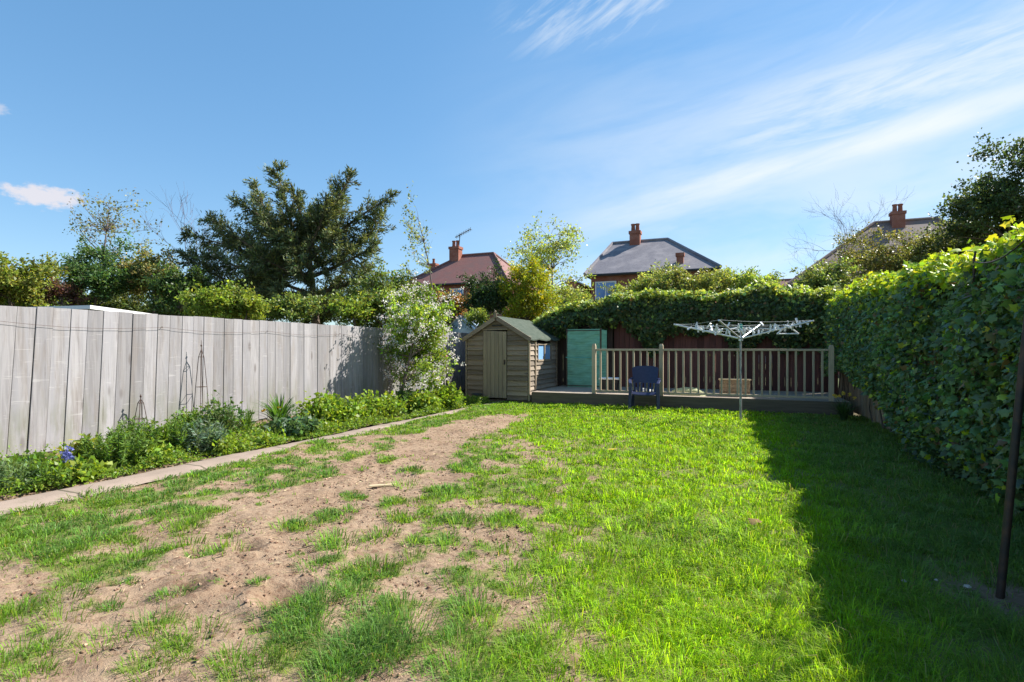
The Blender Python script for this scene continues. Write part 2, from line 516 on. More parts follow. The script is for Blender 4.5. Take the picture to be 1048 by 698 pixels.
def make_world():
    w = bpy.data.worlds.new('World'); scene.world = w; w.use_nodes = True
    nt = w.node_tree; nt.nodes.clear(); k = NT(nt)
    out = k.n('ShaderNodeOutputWorld'); bg = k.n('ShaderNodeBackground')
    sky = k.n('ShaderNodeTexSky', sky_type='NISHITA', sun_disc=False)
    sky.sun_elevation = SUN_EL; sky.sun_rotation = SUN_AZ
    sky.air_density = 1.0; sky.dust_density = .1; sky.ozone_density = 1.6
    hs = k.n('ShaderNodeHueSaturation'); k.put(hs.inputs['Color'], sky.outputs[0]); hs.inputs['Saturation'].default_value = 1.3
    hs.inputs['Value'].default_value = 1.0
    gm_ = k.n('ShaderNodeGamma'); k.put(gm_.inputs[0], hs.outputs[0]); gm_.inputs[1].default_value = .58
    skyc = k.mix(1.0, gm_.outputs[0], (.78, .95, 1.1), 'MULTIPLY')
    # clouds: azimuth and elevation of the sky direction, in degrees
    tc = k.n('ShaderNodeTexCoord'); sp = k.n('ShaderNodeSeparateXYZ'); k.put(sp.inputs[0], tc.outputs['Generated'])
    az = k.math('MULTIPLY', k.math('ARCTAN2', sp.outputs[0], sp.outputs[1]), 57.2958)
    el = k.math('MULTIPLY', k.math('ARCSINE', sp.outputs[2]), 57.2958)

    def streak(rot, su, sv_, seed, detail=6):
        # noise stretched along a tilted direction of the sky
        u = k.math('ADD', k.math('MULTIPLY', az, math.cos(rot)), k.math('MULTIPLY', el, math.sin(rot)))
        v = k.math('SUBTRACT', k.math('MULTIPLY', el, math.cos(rot)), k.math('MULTIPLY', az, math.sin(rot)))
        c = k.n('ShaderNodeCombineXYZ', ins={0: k.math('MULTIPLY', u, su), 1: k.math('MULTIPLY', v, sv_), 2: seed})
        return k.noise(c.outputs[0], 1.0, detail, .62, .35)

    def band(a0, e0, slope, curve, half, az_lo, az_hi):
        da = k.math('SUBTRACT', az, a0)
        line = k.math('ADD', e0, k.math('ADD', k.math('MULTIPLY', da, slope), k.math('MULTIPLY', k.math('MULTIPLY', da, da), curve)))
        d = k.math('ABSOLUTE', k.math('SUBTRACT', el, line))
        m = k.math('SUBTRACT', 1.0, k.ramp(d, half * .1, half), clamp=True)
        return k.math('MULTIPLY', m, k.ramp(az, az_lo, az_hi))

    s1 = streak(.22, .05, .30, 3.0); s2 = streak(.10, .09, .55, 11.0); s3 = streak(.5, .12, .8, 23.0)
    b1 = k.math('MULTIPLY', band(-10.4, 14.0, .26, -.0035, 2.1, -26, 2), k.ramp(s1, .22, .62))
    b2 = k.math('MULTIPLY', band(9.4, 21.3, .05, .0, 6.2, -18, 12), k.ramp(s2, .16, .66))
    b3 = k.math('MULTIPLY', band(-12, 32.2, .10, .0, 4.0, -27, -16), k.ramp(s3, .38, .72))
    b3 = k.math('MULTIPLY', b3, k.math('SUBTRACT', 1.0, k.ramp(az, -9, 1), clamp=True))
    b4 = k.math('MULTIPLY', band(-20, 11, .05, .0, 5.0, -38, -14), k.ramp(s1, .35, .75))
    b5 = k.math('MULTIPLY', band(-10, 22.8, .12, .0, 4.5, -30, -4), k.ramp(s3, .40, .8))
    s4 = streak(.18, .035, .16, 31.0, 5)
    b6 = k.math('MULTIPLY', k.math('MULTIPLY', k.ramp(az, -36, 4), k.math('SUBTRACT', 1.0, k.ramp(el, 18, 36), clamp=True)), k.ramp(s4, .2, .7))
    tot = k.math('ADD', k.math('MULTIPLY', b6, .5), k.math('MULTIPLY', b1, .42))
    for b, wgt in ((b2, .72), (b3, .5), (b4, .3), (b5, .3)):
        tot = k.math('MAXIMUM', tot, k.math('MULTIPLY', b, wgt))
    # one small pinkish cumulus far left and its neighbour
    def puff(a0, e0, ra, re, seed):
        c = k.n('ShaderNodeCombineXYZ', ins={0: k.math('MULTIPLY', az, .9), 1: k.math('MULTIPLY', el, 1.5), 2: seed})
        nz = k.noise(c.outputs[0], 1.0, 6, .6)
        x = k.math('DIVIDE', k.math('SUBTRACT', az, a0), ra); y = k.math('DIVIDE', k.math('SUBTRACT', el, e0), re)
        r = k.math('SQRT', k.math('ADD', k.math('MULTIPLY', x, x), k.math('MULTIPLY', y, y)))
        r = k.math('ADD', r, k.math('MULTIPLY', k.math('SUBTRACT', nz, .5), 2.0))
        return k.math('SUBTRACT', 1.0, k.ramp(r, .45, 1.1), clamp=True)
    pf = k.math('MAXIMUM', puff(-63.6, 12.15, 2.9, .95, 2.0), k.math('MULTIPLY', puff(-66.6, 18.0, 1.0, .7, 7.0), .5))
    col = k.mix(tot, skyc, (2.95, 3.1, 3.2))
    col = k.mix(k.math('MULTIPLY', pf, .8), col, (2.8, 2.6, 2.65))
    k.put(bg.inputs['Color'], col); bg.inputs['Strength'].default_value = .116
    nt.links.new(bg.outputs[0], out.inputs[0])


make_world()
scene.view_settings.view_transform = 'Standard'; scene.view_settings.look = 'None'
scene.view_settings.gamma = 1; scene.view_settings.exposure = 1.5
scene.render.engine = 'CYCLES'
scene.cycles.max_bounces = 8; scene.cycles.transparent_max_bounces = 8; scene.cycles.diffuse_bounces = 5
scene.cycles.use_denoising = True

# ------------------------------------------------------------------ leaves
def frames(d, roll):
    """unit direction d (n,3) -> side, normal with a roll"""
    ref = np.where(np.abs(d[:, 2:3]) > .92, np.array([[1., 0, 0]]), np.array([[0, 0, 1.]]))
    s = np.cross(d, ref); s /= np.linalg.norm(s, axis=1, keepdims=True)
    n = np.cross(s, d)
    c, q = np.cos(roll)[:, None], np.sin(roll)[:, None]
    return s * c + n * q, n * c - s * q


def unit(v):
    return v / np.maximum(np.linalg.norm(v, axis=1, keepdims=True), 1e-6)


def diamonds(p, d, L, Wd, roll, fold=.25):
    n = len(p)
    s, nn = frames(d, roll)
    L = np.broadcast_to(L, n)[:, None]; Wd = np.broadcast_to(Wd, n)[:, None]
    v = np.stack([p, p + d * L * .45 + s * Wd * .5 + nn * Wd * fold, p + d * L, p + d * L * .45 - s * Wd * .5 + nn * Wd * fold], 1)
    f = (np.arange(n)[:, None] * 4 + np.arange(4)[None, :])
    return v.reshape(-1, 3), f


IVY = np.array([(0, 0), (.16, -.10), (.40, .02), (.34, .30), (.50, .48), (.22, .60), (0, 1.0), (-.22, .60), (-.50, .48), (-.34, .30), (-.40, .02), (-.16, -.10)])


def ivy_leaves(p, d, S, roll):
    n = len(p); s, nn = frames(d, roll)
    S = np.broadcast_to(S, n)[:, None]
    vs = []
    for (u, t) in IVY:
        vs.append(p + s * S * u + d * S * t - nn * S * (abs(u) * .28 + .18 * t * t))
    v = np.stack([p + d * S * .32] + vs, 1)
    k = len(IVY) + 1
    base = np.arange(n)[:, None, None] * k
    tri = np.array([(0, 1 + i, 1 + (i + 1) % len(IVY)) for i in range(len(IVY))])
    f = (base + tri[None]).reshape(-1, 3)
    return v.reshape(-1, 3), f, k


def jitter_cols(n, pal, hue=.10, val=.25, clump=None):
    pal = np.array(pal)
    i = rng.integers(0, len(pal), n) if clump is None else clump % len(pal)
    c = pal[i] * (1 + rng.normal(0, val, (n, 1)).clip(-.5, .7))
    c = c * (1 + rng.normal(0, hue, (n, 3)))
    return c.clip(.004, .95)


def rdir(n):
    return unit(rng.normal(size=(n, 3)))


def curve(p, q, sag=0.0, wob=.06, n=7, side=None):
    p = np.array(p, float); q = np.array(q, float)
    t = np.linspace(0, 1, n)[:, None]
    L = np.linalg.norm(q - p)
    pts = p + (q - p) * t
    off = np.random.default_rng(int(abs(p.sum() + q.sum()) * 1000) % 100000).normal(size=3) * wob * L
    pts += off * np.sin(t * math.pi)
    pts[:, 2] += (sag * L * np.sin(t * math.pi)).ravel()
    return pts


# ------------------------------------------------------------------ trees
def broadleaf(name, label, base, centre, radii, nclump=40, cr=.45, per=220, leaf=.09, pal=((.06, .1, .02),),
              trunk_r=.09, flat=.75, sparse=False, group=None, shell=.55, aspect=.6, mat='leaf', cat='tree', twigs=3, bottom=-.8,
              barkmat='bark', val=.25, hue=.1, blossom=None, blossom_n=0, up=0.0):
    base = np.array(base, float); centre = np.array(centre, float); radii = np.array(radii, float)
    t = thing(name, label, cat, base, 0, group)
    # clump centres through the crown's volume, biased to its outside, with gaps
    cs = []
    while len(cs) < nclump:
        d = rdir(1)[0]
        r = (shell + (1 - shell) * rng.random()) if rng.random() < .72 else rng.random() ** .5 * shell
        if d[2] < bottom: continue
        lump = 1 + .28 * (vnoise(np.array([d[0] * 2.2 + 31 + base[0]]), np.array([d[1] * 2.2 + d[2] * 1.7 + base[1]]))[0] - .5) * 2
        cs.append(centre + d * radii * r * lump)
    cs = np.array(cs)
    mb = MB()
    top = centre + np.array([0, 0, radii[2] * .55])
    spine = curve(base, top, 0, .04, 9)
    rad = np.linspace(trunk_r, trunk_r * .18, 9)
    mb.tube(spine - base, rad, 8)
    P, D, CI = [], [], []
    for i, c in enumerate(cs):
        k = np.argmin(np.linalg.norm(spine - c, axis=1) + np.maximum(spine[:, 2] - c[2] + .25 * np.linalg.norm((spine - c)[:, :2], axis=1), 0) * 1.5)
        br = curve(spine[k], c, .06, .07, 6)
        r0 = min(rad[k] * .7, trunk_r * .4)
        mb.tube(br - base, np.linspace(r0, r0 * .22, 6), 5)
        out = unit((c - spine[k])[None])[0]
        for _ in range(twigs):
            e = c + (out * .6 + rdir(1)[0] + np.array([0, 0, up])) * cr * (.5 + rng.random() * .8)
            s = br[-1 - int(rng.random() * 3)]
            mb.tube(curve(s, e, .03, .06, 4) - base, np.linspace(r0 * .28, r0 * .1, 4), 4)
            m = per // (twigs + 1)
            tt = rng.random((m, 1)) ** .7
            P.append(s + (e - s) * tt + rng.normal(size=(m, 3)) * cr * .22 * np.array([1, 1, flat])); CI.append(np.full(m, i))
            D.append(unit(out * .5 + rdir(m) + np.array([0, 0, .1])))
        m = per // (twigs + 1)
        P.append(c + rng.normal(size=(m, 3)) * cr * .48 * np.array([1, 1, flat])); CI.append(np.full(m, i))
        D.append(unit(out * .4 + rdir(m)))
    pal = np.minimum(np.array(pal) * 1.65, .5)
    P = np.concatenate(P) - base; D = np.concatenate(D); CI = np.concatenate(CI)
    mb.build('trunk', M[barkmat], t, smooth=True)
    n = len(P)
    L = leaf * (.6 + .8 * rng.random(n))
    v, f = diamonds(P, D, L, L * aspect, rng.random(n) * 6.28)
    tone = (1 + rng.normal(0, .16, nclump))[CI][:, None]
    col = jitter_cols(n, pal, hue, val, None if len(pal) == 1 else (CI * 7 + rng.integers(0, 2, n))) * tone
    np_mesh('crown', v, [f], M[mat], t, np.repeat(col.clip(.004, .9), 4, 0))
    if blossom is not None:
        idx = rng.integers(0, nclump, blossom_n // 9)
        out = unit(cs[idx] - centre)
        p = cs[idx] - base + out * cr * .5 + rng.normal(size=(len(idx), 3)) * cr * .62
        p = np.repeat(p, 9, 0) + rng.normal(size=(len(p) * 9, 3)) * .035
        n = len(p); L = .034 * (.8 + .6 * rng.random(n))
        v, f = diamonds(p, rdir(n), L, L * .95, rng.random(n) * 6.28)
        np_mesh('blossom', v, [f], M['petal'], t, np.repeat(jitter_cols(n, blossom, .03, .06), 4, 0))
    return t


def bare_tree(name, label, base, height, spread, depth=5, r0=.06, mat='pinktwig', seed=1, cat='tree'):
    t = thing(name, label, cat, base)
    rr = np.random.default_rng(seed)
    trunk, crown = MB(), MB()

    def grow(p, d, L, r, k, mb):
        q = p + d * L
        mb.tube(curve(p, q, .0, .06, 4), np.linspace(r, r * .7, 4), 5 if k > 2 else 3)
        if k == 0: return
        for _ in range(3 if k > 1 else 4):
            nd = d + rr.normal(size=3) * spread + np.array([0, 0, .12]); nd /= np.linalg.norm(nd)
            s = p + d * L * (.55 + .45 * rr.random())
            grow(s, nd, L * (.6 + .25 * rr.random()), r * .6, k - 1, crown)
    grow(np.zeros(3), np.array([0, 0, 1.]), height * .42, r0, depth, trunk)
    trunk.build('trunk', M[mat], t, smooth=True); crown.build('crown', M[mat], t, smooth=True)
    return t


def conifer(name, label, base, limbs, pal, nl=.17, blen=.8, trunk_r=.16, dens=1.0, trunk_top=None):
    base = np.array(base, float)
    t = thing(name, label, 'tree', base)
    mb = MB(); P = []; D = []; CI = []
    if trunk_top is not None:
        spine = curve(base, trunk_top, 0, .03, 8); mb.tube(spine - base, np.linspace(trunk_r, trunk_r * .3, 8), 8)
    ci = 0
    for (a, b, r0) in limbs:
        a = np.array(a, float); b = np.array(b, float)
        br = curve(a, b, -.05, .05, 10); L = np.linalg.norm(b - a)
        mb.tube(br - base, np.linspace(r0, r0 * .25, 10), 6)
        for tt in np.arange(.22, 1.0, .165 / L / dens):
            x = tt * 9; i = int(min(x, 8)); p = br[i] + (br[i + 1] - br[i]) * (x - i)
            ld = unit((br[i + 1] - br[i])[None])[0]
            for _ in range(3):
                sd = np.cross(ld, rdir(1)[0]); sd /= np.linalg.norm(sd)
                d = ld * .75 + sd * .9 + np.array([0, 0, -.12]); d /= np.linalg.norm(d)
                bl = blen * (1.05 - .72 * tt) * (.5 + .8 * rng.random())
                e = p + d * bl; e[2] -= .1 * bl
                mb.tube(np.array([p, (p + e) / 2 + [0, 0, .03], e]) - base, [.014, .01, .006], 3)
                m = int(78 * bl / .6) + 8
                u = rng.random((m, 1))
                pp = p + (e - p) * u + rng.normal(size=(m, 3)) * .045
                P.append(pp); D.append(unit(d * .9 + rdir(m) * .75 + np.array([0, 0, -.1]))); CI.append(np.full(m, ci)); ci += 1
        m = 60
        P.append(b + ld * rng.random((m, 1)) * .25 - ld * .1 + rng.normal(size=(m, 3)) * .03); D.append(unit(ld * 1.1 + rdir(m) * .7)); CI.append(np.full(m, ci)); ci += 1
    mb.build('trunk', M['bark'], t, smooth=True)
    P = np.concatenate(P) - base; D = np.concatenate(D); CI = np.concatenate(CI); n = len(P)
    L = nl * (.6 + .7 * rng.random(n))
    v, f = diamonds(P, D, L, L * .26, rng.random(n) * 6.28)
    tone = (1 + rng.normal(0, .22, ci).clip(-.5, .6))[CI][:, None]
    col = jitter_cols(n, pal, .08, .22) * tone
    np_mesh('crown', v, [f], M['needle'], t, np.repeat(col.clip(.004, .8), 4, 0))
    return t


# ------------------------------------------------------------------ ground, lawn, path, bed
gm = MB(); gm.box((-400, -400, -.5), (400, 400, -.09))
tag(gm.build('ground', ground_mat()), kind='structure')


def in_poly(px, py, poly):
    poly = np.array(poly, float); ins = np.zeros(px.shape, bool)
    j = len(poly) - 1
    for i in range(len(poly)):
        xi, yi = poly[i]; xj, yj = poly[j]
        c = ((yi > py) != (yj > py)) & (px < (xj - xi) * (py - yi) / (yj - yi + 1e-9) + xi)
        ins ^= c; j = i
    return ins


DIRT = [[(548, 421), (500, 426), (455, 434), (415, 446), (385, 462), (350, 480), (300, 497), (262, 512), (225, 528), (205, 545),
         (170, 566), (130, 592), (95, 612), (55, 628), (25, 645), (-30, 668), (-60, 760), (150, 770), (205, 700), (250, 690), (290, 640), (322, 612), (352, 590),
         (380, 580), (405, 580), (428, 556), (438, 535), (428, 516), (448, 500), (482, 488), (462, 476), (455, 466), (470, 455), (505, 443), (530, 432)],
        [(-20, 585), (30, 580), (62, 596), (40, 612), (-20, 622)], [(118, 548), (150, 545), (160, 556), (130, 562)],
        [(225, 505), (262, 500), (258, 514), (222, 518)], [(-20, 640), (30, 632), (20, 650), (-20, 660)]]
# bare spots inside the grass: px, py, radius in metres
HOLES = [(511, 577, .16), (435, 597, .17), (507, 613, .13), (575, 655, .15), (591, 681, .13), (607, 643, .13), (579, 567, .12), (555, 547, .12), (340, 629, .22),
         (420, 693, .13), (324, 690, .14), (470, 640, .09), (545, 600, .1), (480, 520, .3), (540, 510, .15), (430, 640, .1), (620, 600, .09), (560, 470, .25),
         (640, 560, .1), (775, 543, .08), (590, 618, .12), (390, 640, .10), (455, 575, .16), (620, 545, .1), (530, 460, .2), (610, 490, .12)]
TUFTS = [(107, 626, .09), (157, 643, .10), (191, 660, .11), (234, 681, .13), (305, 536, .13), (334, 526, .14), (358, 505, .16), (405, 514, .14), (429, 553, .12),
         (320, 578, .08), (377, 583, .13), (305, 640, .17), (318, 625, .10), (360, 609, .12), (400, 624, .13), (372, 664, .28), (230, 549, .05), (222, 569, .06),
         (130, 600, .05), (445, 500, .12), (470, 477, .2), (350, 560, .07), (150, 690, .08), (100, 660, .05), (30, 690, .12), (60, 640, .07), (285, 664, .07),
         (420, 530, .1), (390, 545, .07), (345, 690, .1), (260, 600, .05), (20, 665, .08), (180, 610, .05), (420, 480, .16), (400, 470, .15), (270, 640, .04)]

TUFTS = [(a, b, r * (.66 if a < 300 else .82)) for a, b, r in TUFTS]


def grass_density(x, y):
    wx = x + (fbm(x, y, 3.2, 4, 1) - .5) * .55
    wy = y + (fbm(x, y, 3.2, 4, 2) - .5) * .55
    dirt = np.zeros(x.shape)
    for q in range(6):     # a ragged, gradual edge
        jx = wx + (fbm(x, y, 11, 2, 90 + q) - .5) * .42; jy = wy + (fbm(x, y, 11, 2, 97 + q) - .5) * .42
        px, py, d = to_px(jx, jy)
        one = np.zeros(x.shape)
        for p in DIRT: one = np.maximum(one, in_poly(px, py, p).astype(float))
        dirt += one / 6
    dirt = sstep(.06, .68, dirt)
    for hx, hy, r in HOLES:
        g = G(hx, hy)
        dirt = np.maximum(dirt, .9 - .9 * sstep(.55, 1.1, np.hypot((wx - g[0]), (wy - g[1])) / r))
    den = 1 - dirt
    # thin, worn zone near the bare earth
    ppx, ppy, dd = to_px(x, y)
    worn = sstep(700, 500, ppx) * sstep(430, 450, ppy)
    worn = worn * (1 - .55 * sstep(300, 0, ppx))
    nz = fbm(x, y, 5.5, 4, 5)
    den = den * (1 - worn * sstep(.50, .42, nz) * .92)
    for hx, hy, r in TUFTS:
        g = G(hx, hy)
        den = np.maximum(den, 1 - sstep(.7, 1.1, np.hypot((wx - g[0]), (wy - g[1]) * .9) / r))
    stray = sstep(.62, .76, fbm(x, y, 8, 3, 8)) * .3
    return np.clip(np.maximum(den, stray * dirt), 0, 1)


PITS = [(205, 567, .10, .04), (255, 560, .09, .035), (193, 605, .09, .03), (294, 612, .12, .07), (40, 575, .06, .03), (115, 600, .05, .02), (265, 645, .05, .02)]


def lawn_z(x, y):
    z = (fbm(x, y, .8, 3, 4) - .5) * .09 + (fbm(x, y, 4.0, 4, 6) - .5) * .04
    for hx, hy, r, dep in PITS:
        g = G(hx, hy); q = np.hypot(x - g[0], y - g[1]) / r
        z = z - dep * np.exp(-q * q * 1.5) + dep * .5 * np.exp(-(q - 1.7) ** 2 * 5)
    return z * sstep(12.6, 12.0, y) - .004


# path outline
def path_l(y): return -6.13 + .05 * y
def path_r(y): return -5.52 + .012 * y


xs = np.concatenate([np.arange(-5.62, 2.6, .03)]); ys = np.concatenate([np.arange(-1.5, 1.2, .15), np.arange(1.2, 7, .026), np.arange(7, 12.62, .06)])
X, Y = np.meshgrid(xs, ys, indexing='ij'); xx, yy = X.ravel(), Y.ravel()
gd = grass_density(xx, yy)
zz = lawn_z(xx, yy) + (fbm(xx, yy, 17, 4, 9) - .5) * .03 * (1 - gd) + (fbm(xx, yy, 38, 3, 12) - .5) * .014 * (1 - gd)
pit_dark = np.zeros(xx.shape)
for hx, hy, r, dep in PITS:
    g = G(hx, hy); pit_dark = np.maximum(pit_dark, np.exp(-(np.hypot(xx - g[0], yy - g[1]) / r * .9 + (fbm(xx, yy, 20, 3, 14) - .5) * 1.4) ** 2 * 1.5))  # soil colour darkens towards the middle of each pit
post_soil_patch = G(1030, 612)
bare = np.exp(-(np.hypot((xx - post_soil_patch[0] - .1) / .42, (yy - post_soil_patch[1]) / .3)) ** 2 * 1.3)  # bare soil round the foot of the black post
gd2 = gd * (1 - bare)
colr = np.stack([sstep(.3, 1.0, gd2) * .85, np.maximum(pit_dark * .95, bare * .45), gd * 0], 1)
nx, ny = len(xs), len(ys)
ii = np.arange(nx * ny).reshape(nx, ny)
fq = np.stack([ii[:-1, :-1], ii[1:, :-1], ii[1:, 1:], ii[:-1, 1:]], -1).reshape(-1, 4)
tag(np_mesh('lawn_soil', np.stack([xx, yy, zz], 1), [fq], M['soil'], None, colr), kind='structure')

# concrete path
xs_, fs_ = [], []
yy_ = np.arange(-1.5, 12.45, .1)
v = []
for i, y in enumerate(yy_):
    l = path_l(y) + .025 * math.sin(y * 2.3) + random.uniform(-.012, .012); r = path_r(y) + random.uniform(-.02, .02)
    for u in np.linspace(0, 1, 6): v.append((l + (r - l) * u, y, .022 + random.uniform(-.003, .003) - (.03 if u in (0.0, 1.0) else 0)))
ii = np.arange(len(v)).reshape(len(yy_), 6)
fq = np.stack([ii[:-1, :-1], ii[:-1, 1:], ii[1:, 1:], ii[1:, :-1]], -1).reshape(-1, 4)
tag(np_mesh('path', np.array(v), [fq], path_mat()), kind='structure')
# flower bed soil
bx = np.arange(-7.62, -5.85, .06); by = np.arange(-1.5, 15.1, .08)
BX, BY = np.meshgrid(bx, by, indexing='ij')
bz = .0 + .10 * sstep(-6.0, -7.0, BX) + (fbm(BX, BY, 5, 4, 21) - .5) * .08
bz = np.where(BX > path_l(BY) - .03, np.minimum(bz, -.02), bz)
bz = np.where(BY > 12.3, -.03, bz)
ii = np.arange(BX.size).reshape(BX.shape)
fq = np.stack([ii[:-1, :-1], ii[1:, :-1], ii[1:, 1:], ii[:-1, 1:]], -1).reshape(-1, 4)
tag(np_mesh('flower_bed', np.stack([BX.ravel(), BY.ravel(), bz.ravel()], 1), [fq], bed_mat()), kind='structure')


def bed_z(x, y):
    return .1 * float(sstep(-6.0, -7.0, np.array(x)))


# ---- grass
def make_grass():
    xs_, ys_, hs_, az_, ln_, tn_ = [], [], [], [], [], []
    def keepers(x, y, k0, k1):
        px, py, d = to_px(x, y)
        return (px > -130) & (px < 1190) & (d > 1.35), px, d
    g = post_soil_patch
    def density(x, y):
        den = grass_density(x, y) * (1 - np.exp(-(np.hypot((x - g[0] - .1) / .42, (y - g[1]) / .3)) ** 2 * 1.3))
        return den
    # 1. a short carpet
    N = 1700000
    x = rng.uniform(-5.75, 2.45, N); y = rng.uniform(.9, 12.55, N)
    ok, px, d = keepers(x, y, 0, 0)
    rho = np.clip(9500 / np.maximum(d, 1.6) ** 1.05, 1250, 6000) / (N / (8.2 * 11.65))
    ok &= rng.random(N) < rho
    x, y = x[ok], y[ok]
    den = density(x, y); k = rng.random(len(x)) < den; x, y, den = x[k], y[k], den[k]; n = len(x)
    tall = fbm(x, y, 2.6, 3, 31); lush = sstep(430, 640, to_px(x, y)[0])
    hs_.append((.027 + .026 * sstep(.25, .65, tall)) * (.5 + .8 * rng.random(n)) * (.75 + .55 * lush)); xs_.append(x); ys_.append(y)
    az_.append(rng.random(n) * 6.28); ln_.append(.3 + .8 * rng.random(n)); tn_.append(np.full(n, .92))
    # 2. tussocks: blades fanning out from one crown
    N = 16000
    x = rng.uniform(-5.75, 2.45, N); y = rng.uniform(.9, 12.55, N)
    ok, px, d = keepers(x, y, 0, 0); den = density(x, y)
    ok &= (rng.random(N) < den ** 1.3) & (den > .12) & (rng.random(N) < np.clip(3.2 / d, .25, 1) * .7)
    cx, cy, d, px = x[ok], y[ok], d[ok], px[ok]
    ex, ey = [], []
    for hx, hy, r in TUFTS:      # the bold tufts standing in the bare earth
        q = G(hx, hy); m_ = int(3.14 * r * r * 110) + 1
        aa = rng.random(m_) * 6.28; rr_ = r * .65 * np.sqrt(rng.random(m_)); ex.append(q[0] + rr_ * np.cos(aa)); ey.append(q[1] + rr_ * np.sin(aa))
    ex, ey = np.concatenate(ex), np.concatenate(ey)
    epx, _, ed = to_px(ex, ey)
    cx, cy, d, px = np.concatenate([cx, ex]), np.concatenate([cy, ey]), np.concatenate([d, ed]), np.concatenate([px, epx])
    lush = sstep(430, 640, px)
    m = np.clip(170 / np.maximum(d, 1.6) ** .75, 28, 110).astype(int)
    size = (.5 + 1.25 * rng.random(len(cx)) ** 2.0) * (1 + .2 * sstep(7, 2, d))
    i = np.repeat(np.arange(len(cx)), m); n = len(i)
    a = rng.random(n) * 6.28; q = np.sqrt(rng.random(n))
    r = .075 * size[i] * q
    xs_.append(cx[i] + r * np.cos(a)); ys_.append(cy[i] + r * np.sin(a))
    hs_.append((.062 * size[i] * (.75 + .45 * rng.random(n)) * (1 - .3 * q) * (.85 + .3 * lush[i])))
    az_.append(a + rng.normal(0, .45, n)); ln_.append(.25 + .85 * q + .25 * rng.random(n)); tn_.append((1 + rng.normal(0, .17, len(cx)).clip(-.4, .4))[i])
    x, y, h, az, lean, tone = (np.concatenate(v) for v in (xs_, ys_, hs_, az_, ln_, tn_))
    k = x > path_r(y) - .03 - .06 * rng.random(len(x))
    x, y, h, az, lean, tone = x[k], y[k], h[k], az[k], lean[k], tone[k]
    n = len(x); print('grass blades', n)
    px, py, d = to_px(x, y); lush = sstep(430, 640, px) * (1 - .55 * sstep(.5, 1.2, x))  # yellow green held back in the hedge's shadow strip, shade in the colour
    h = np.minimum(h * np.where(rng.random(n) < .04, 1.5, 1), .16)
    lean = lean * h
    w = np.maximum(.0027, .78 * d / F) * (.7 + .6 * rng.random(n))
    p = np.stack([x, y, lawn_z(x, y) - .006], 1)
    dv = np.stack([np.cos(az), np.sin(az), 0 * az], 1)
    fa = az + math.pi / 2 + rng.normal(0, .8, n)
    sd = np.stack([np.cos(fa), np.sin(fa), 0 * fa], 1) * w[:, None] * .5
    up = np.array([0, 0, 1.])
    mid = p + dv * (lean * .3)[:, None] + up * (h * .64)[:, None]
    tip = p + dv * lean[:, None] + up * (h * (.98 - .3 * np.minimum(lean / h, 1.2)))[:, None]
    v = np.stack([p - sd, p + sd, mid + sd * .8, mid - sd * .8, tip], 1).reshape(-1, 3)
    b = np.arange(n)[:, None] * 5
    f1 = sstep(.42, .6, fbm(x, y, 1.4, 3, 41))[:, None]
    base = np.array([[.165, .29, .04]]) * f1 + np.array([[.135, .26, .055]]) * (1 - f1)
    yel = np.array([[.28, .46, .016]])
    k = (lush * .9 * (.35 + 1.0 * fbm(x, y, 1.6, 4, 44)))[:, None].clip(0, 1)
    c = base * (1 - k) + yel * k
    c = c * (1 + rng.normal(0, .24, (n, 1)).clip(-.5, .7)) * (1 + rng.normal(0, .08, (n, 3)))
    c = c * tone[:, None]
    sh = sstep(.5, 1.5, x)[:, None] * .6; c = c * (1 - sh) + np.array([[.15, .215, .085]]) * sh * (1 + rng.normal(0, .2, (n, 1)))  # hedge shade painted into the blades: duller, greyer green on this side
    pale = rng.random(n) < .045; c[pale] = c[pale] * .6 + np.array([.32, .38, .2]) * .6
    dry = rng.random(n) < .045
    c[dry] = np.array([.36, .29, .15]) * (.7 + .5 * rng.random((dry.sum(), 1)))
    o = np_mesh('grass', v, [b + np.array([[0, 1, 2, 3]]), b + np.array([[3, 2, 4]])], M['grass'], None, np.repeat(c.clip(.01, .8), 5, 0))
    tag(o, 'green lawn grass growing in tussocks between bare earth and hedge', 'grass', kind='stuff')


make_grass()


def make_straw():
    N = 40000
    x = rng.uniform(-5.5, 1.5, N); y = rng.uniform(1.0, 12.3, N)
    px, py, d = to_px(x, y)
    k = (px > -60) & (px < 1000) & (grass_density(x, y) < .6) & (rng.random(N) < np.clip(2.2 / d, .06, 1)) & (fbm(x, y, 4, 3, 55) > .4)
    x, y, d = x[k], y[k], d[k]; n = len(x)
    a = rng.random(n) * 6.28
    p = np.stack([x, y, lawn_z(x, y) + .006 + .008 * rng.random(n)], 1)
    v, f = diamonds(p, unit(np.stack([np.cos(a), np.sin(a), rng.normal(0, .12, n)], 1)), .02 + .05 * rng.random(n), np.maximum(.0025, .6 * d / F), rng.normal(0, .5, n), .1)
    c = jitter_cols(n, ((.45, .36, .22), (.34, .25, .15), (.16, .1, .065), (.2, .22, .07)), .05, .2)
    tag(np_mesh('dead_grass', v, [f], M['clod'], None, np.repeat(c, 4, 0)), 'dead straw coloured grass stalks lying on the bare earth', 'dead grass', kind='stuff')


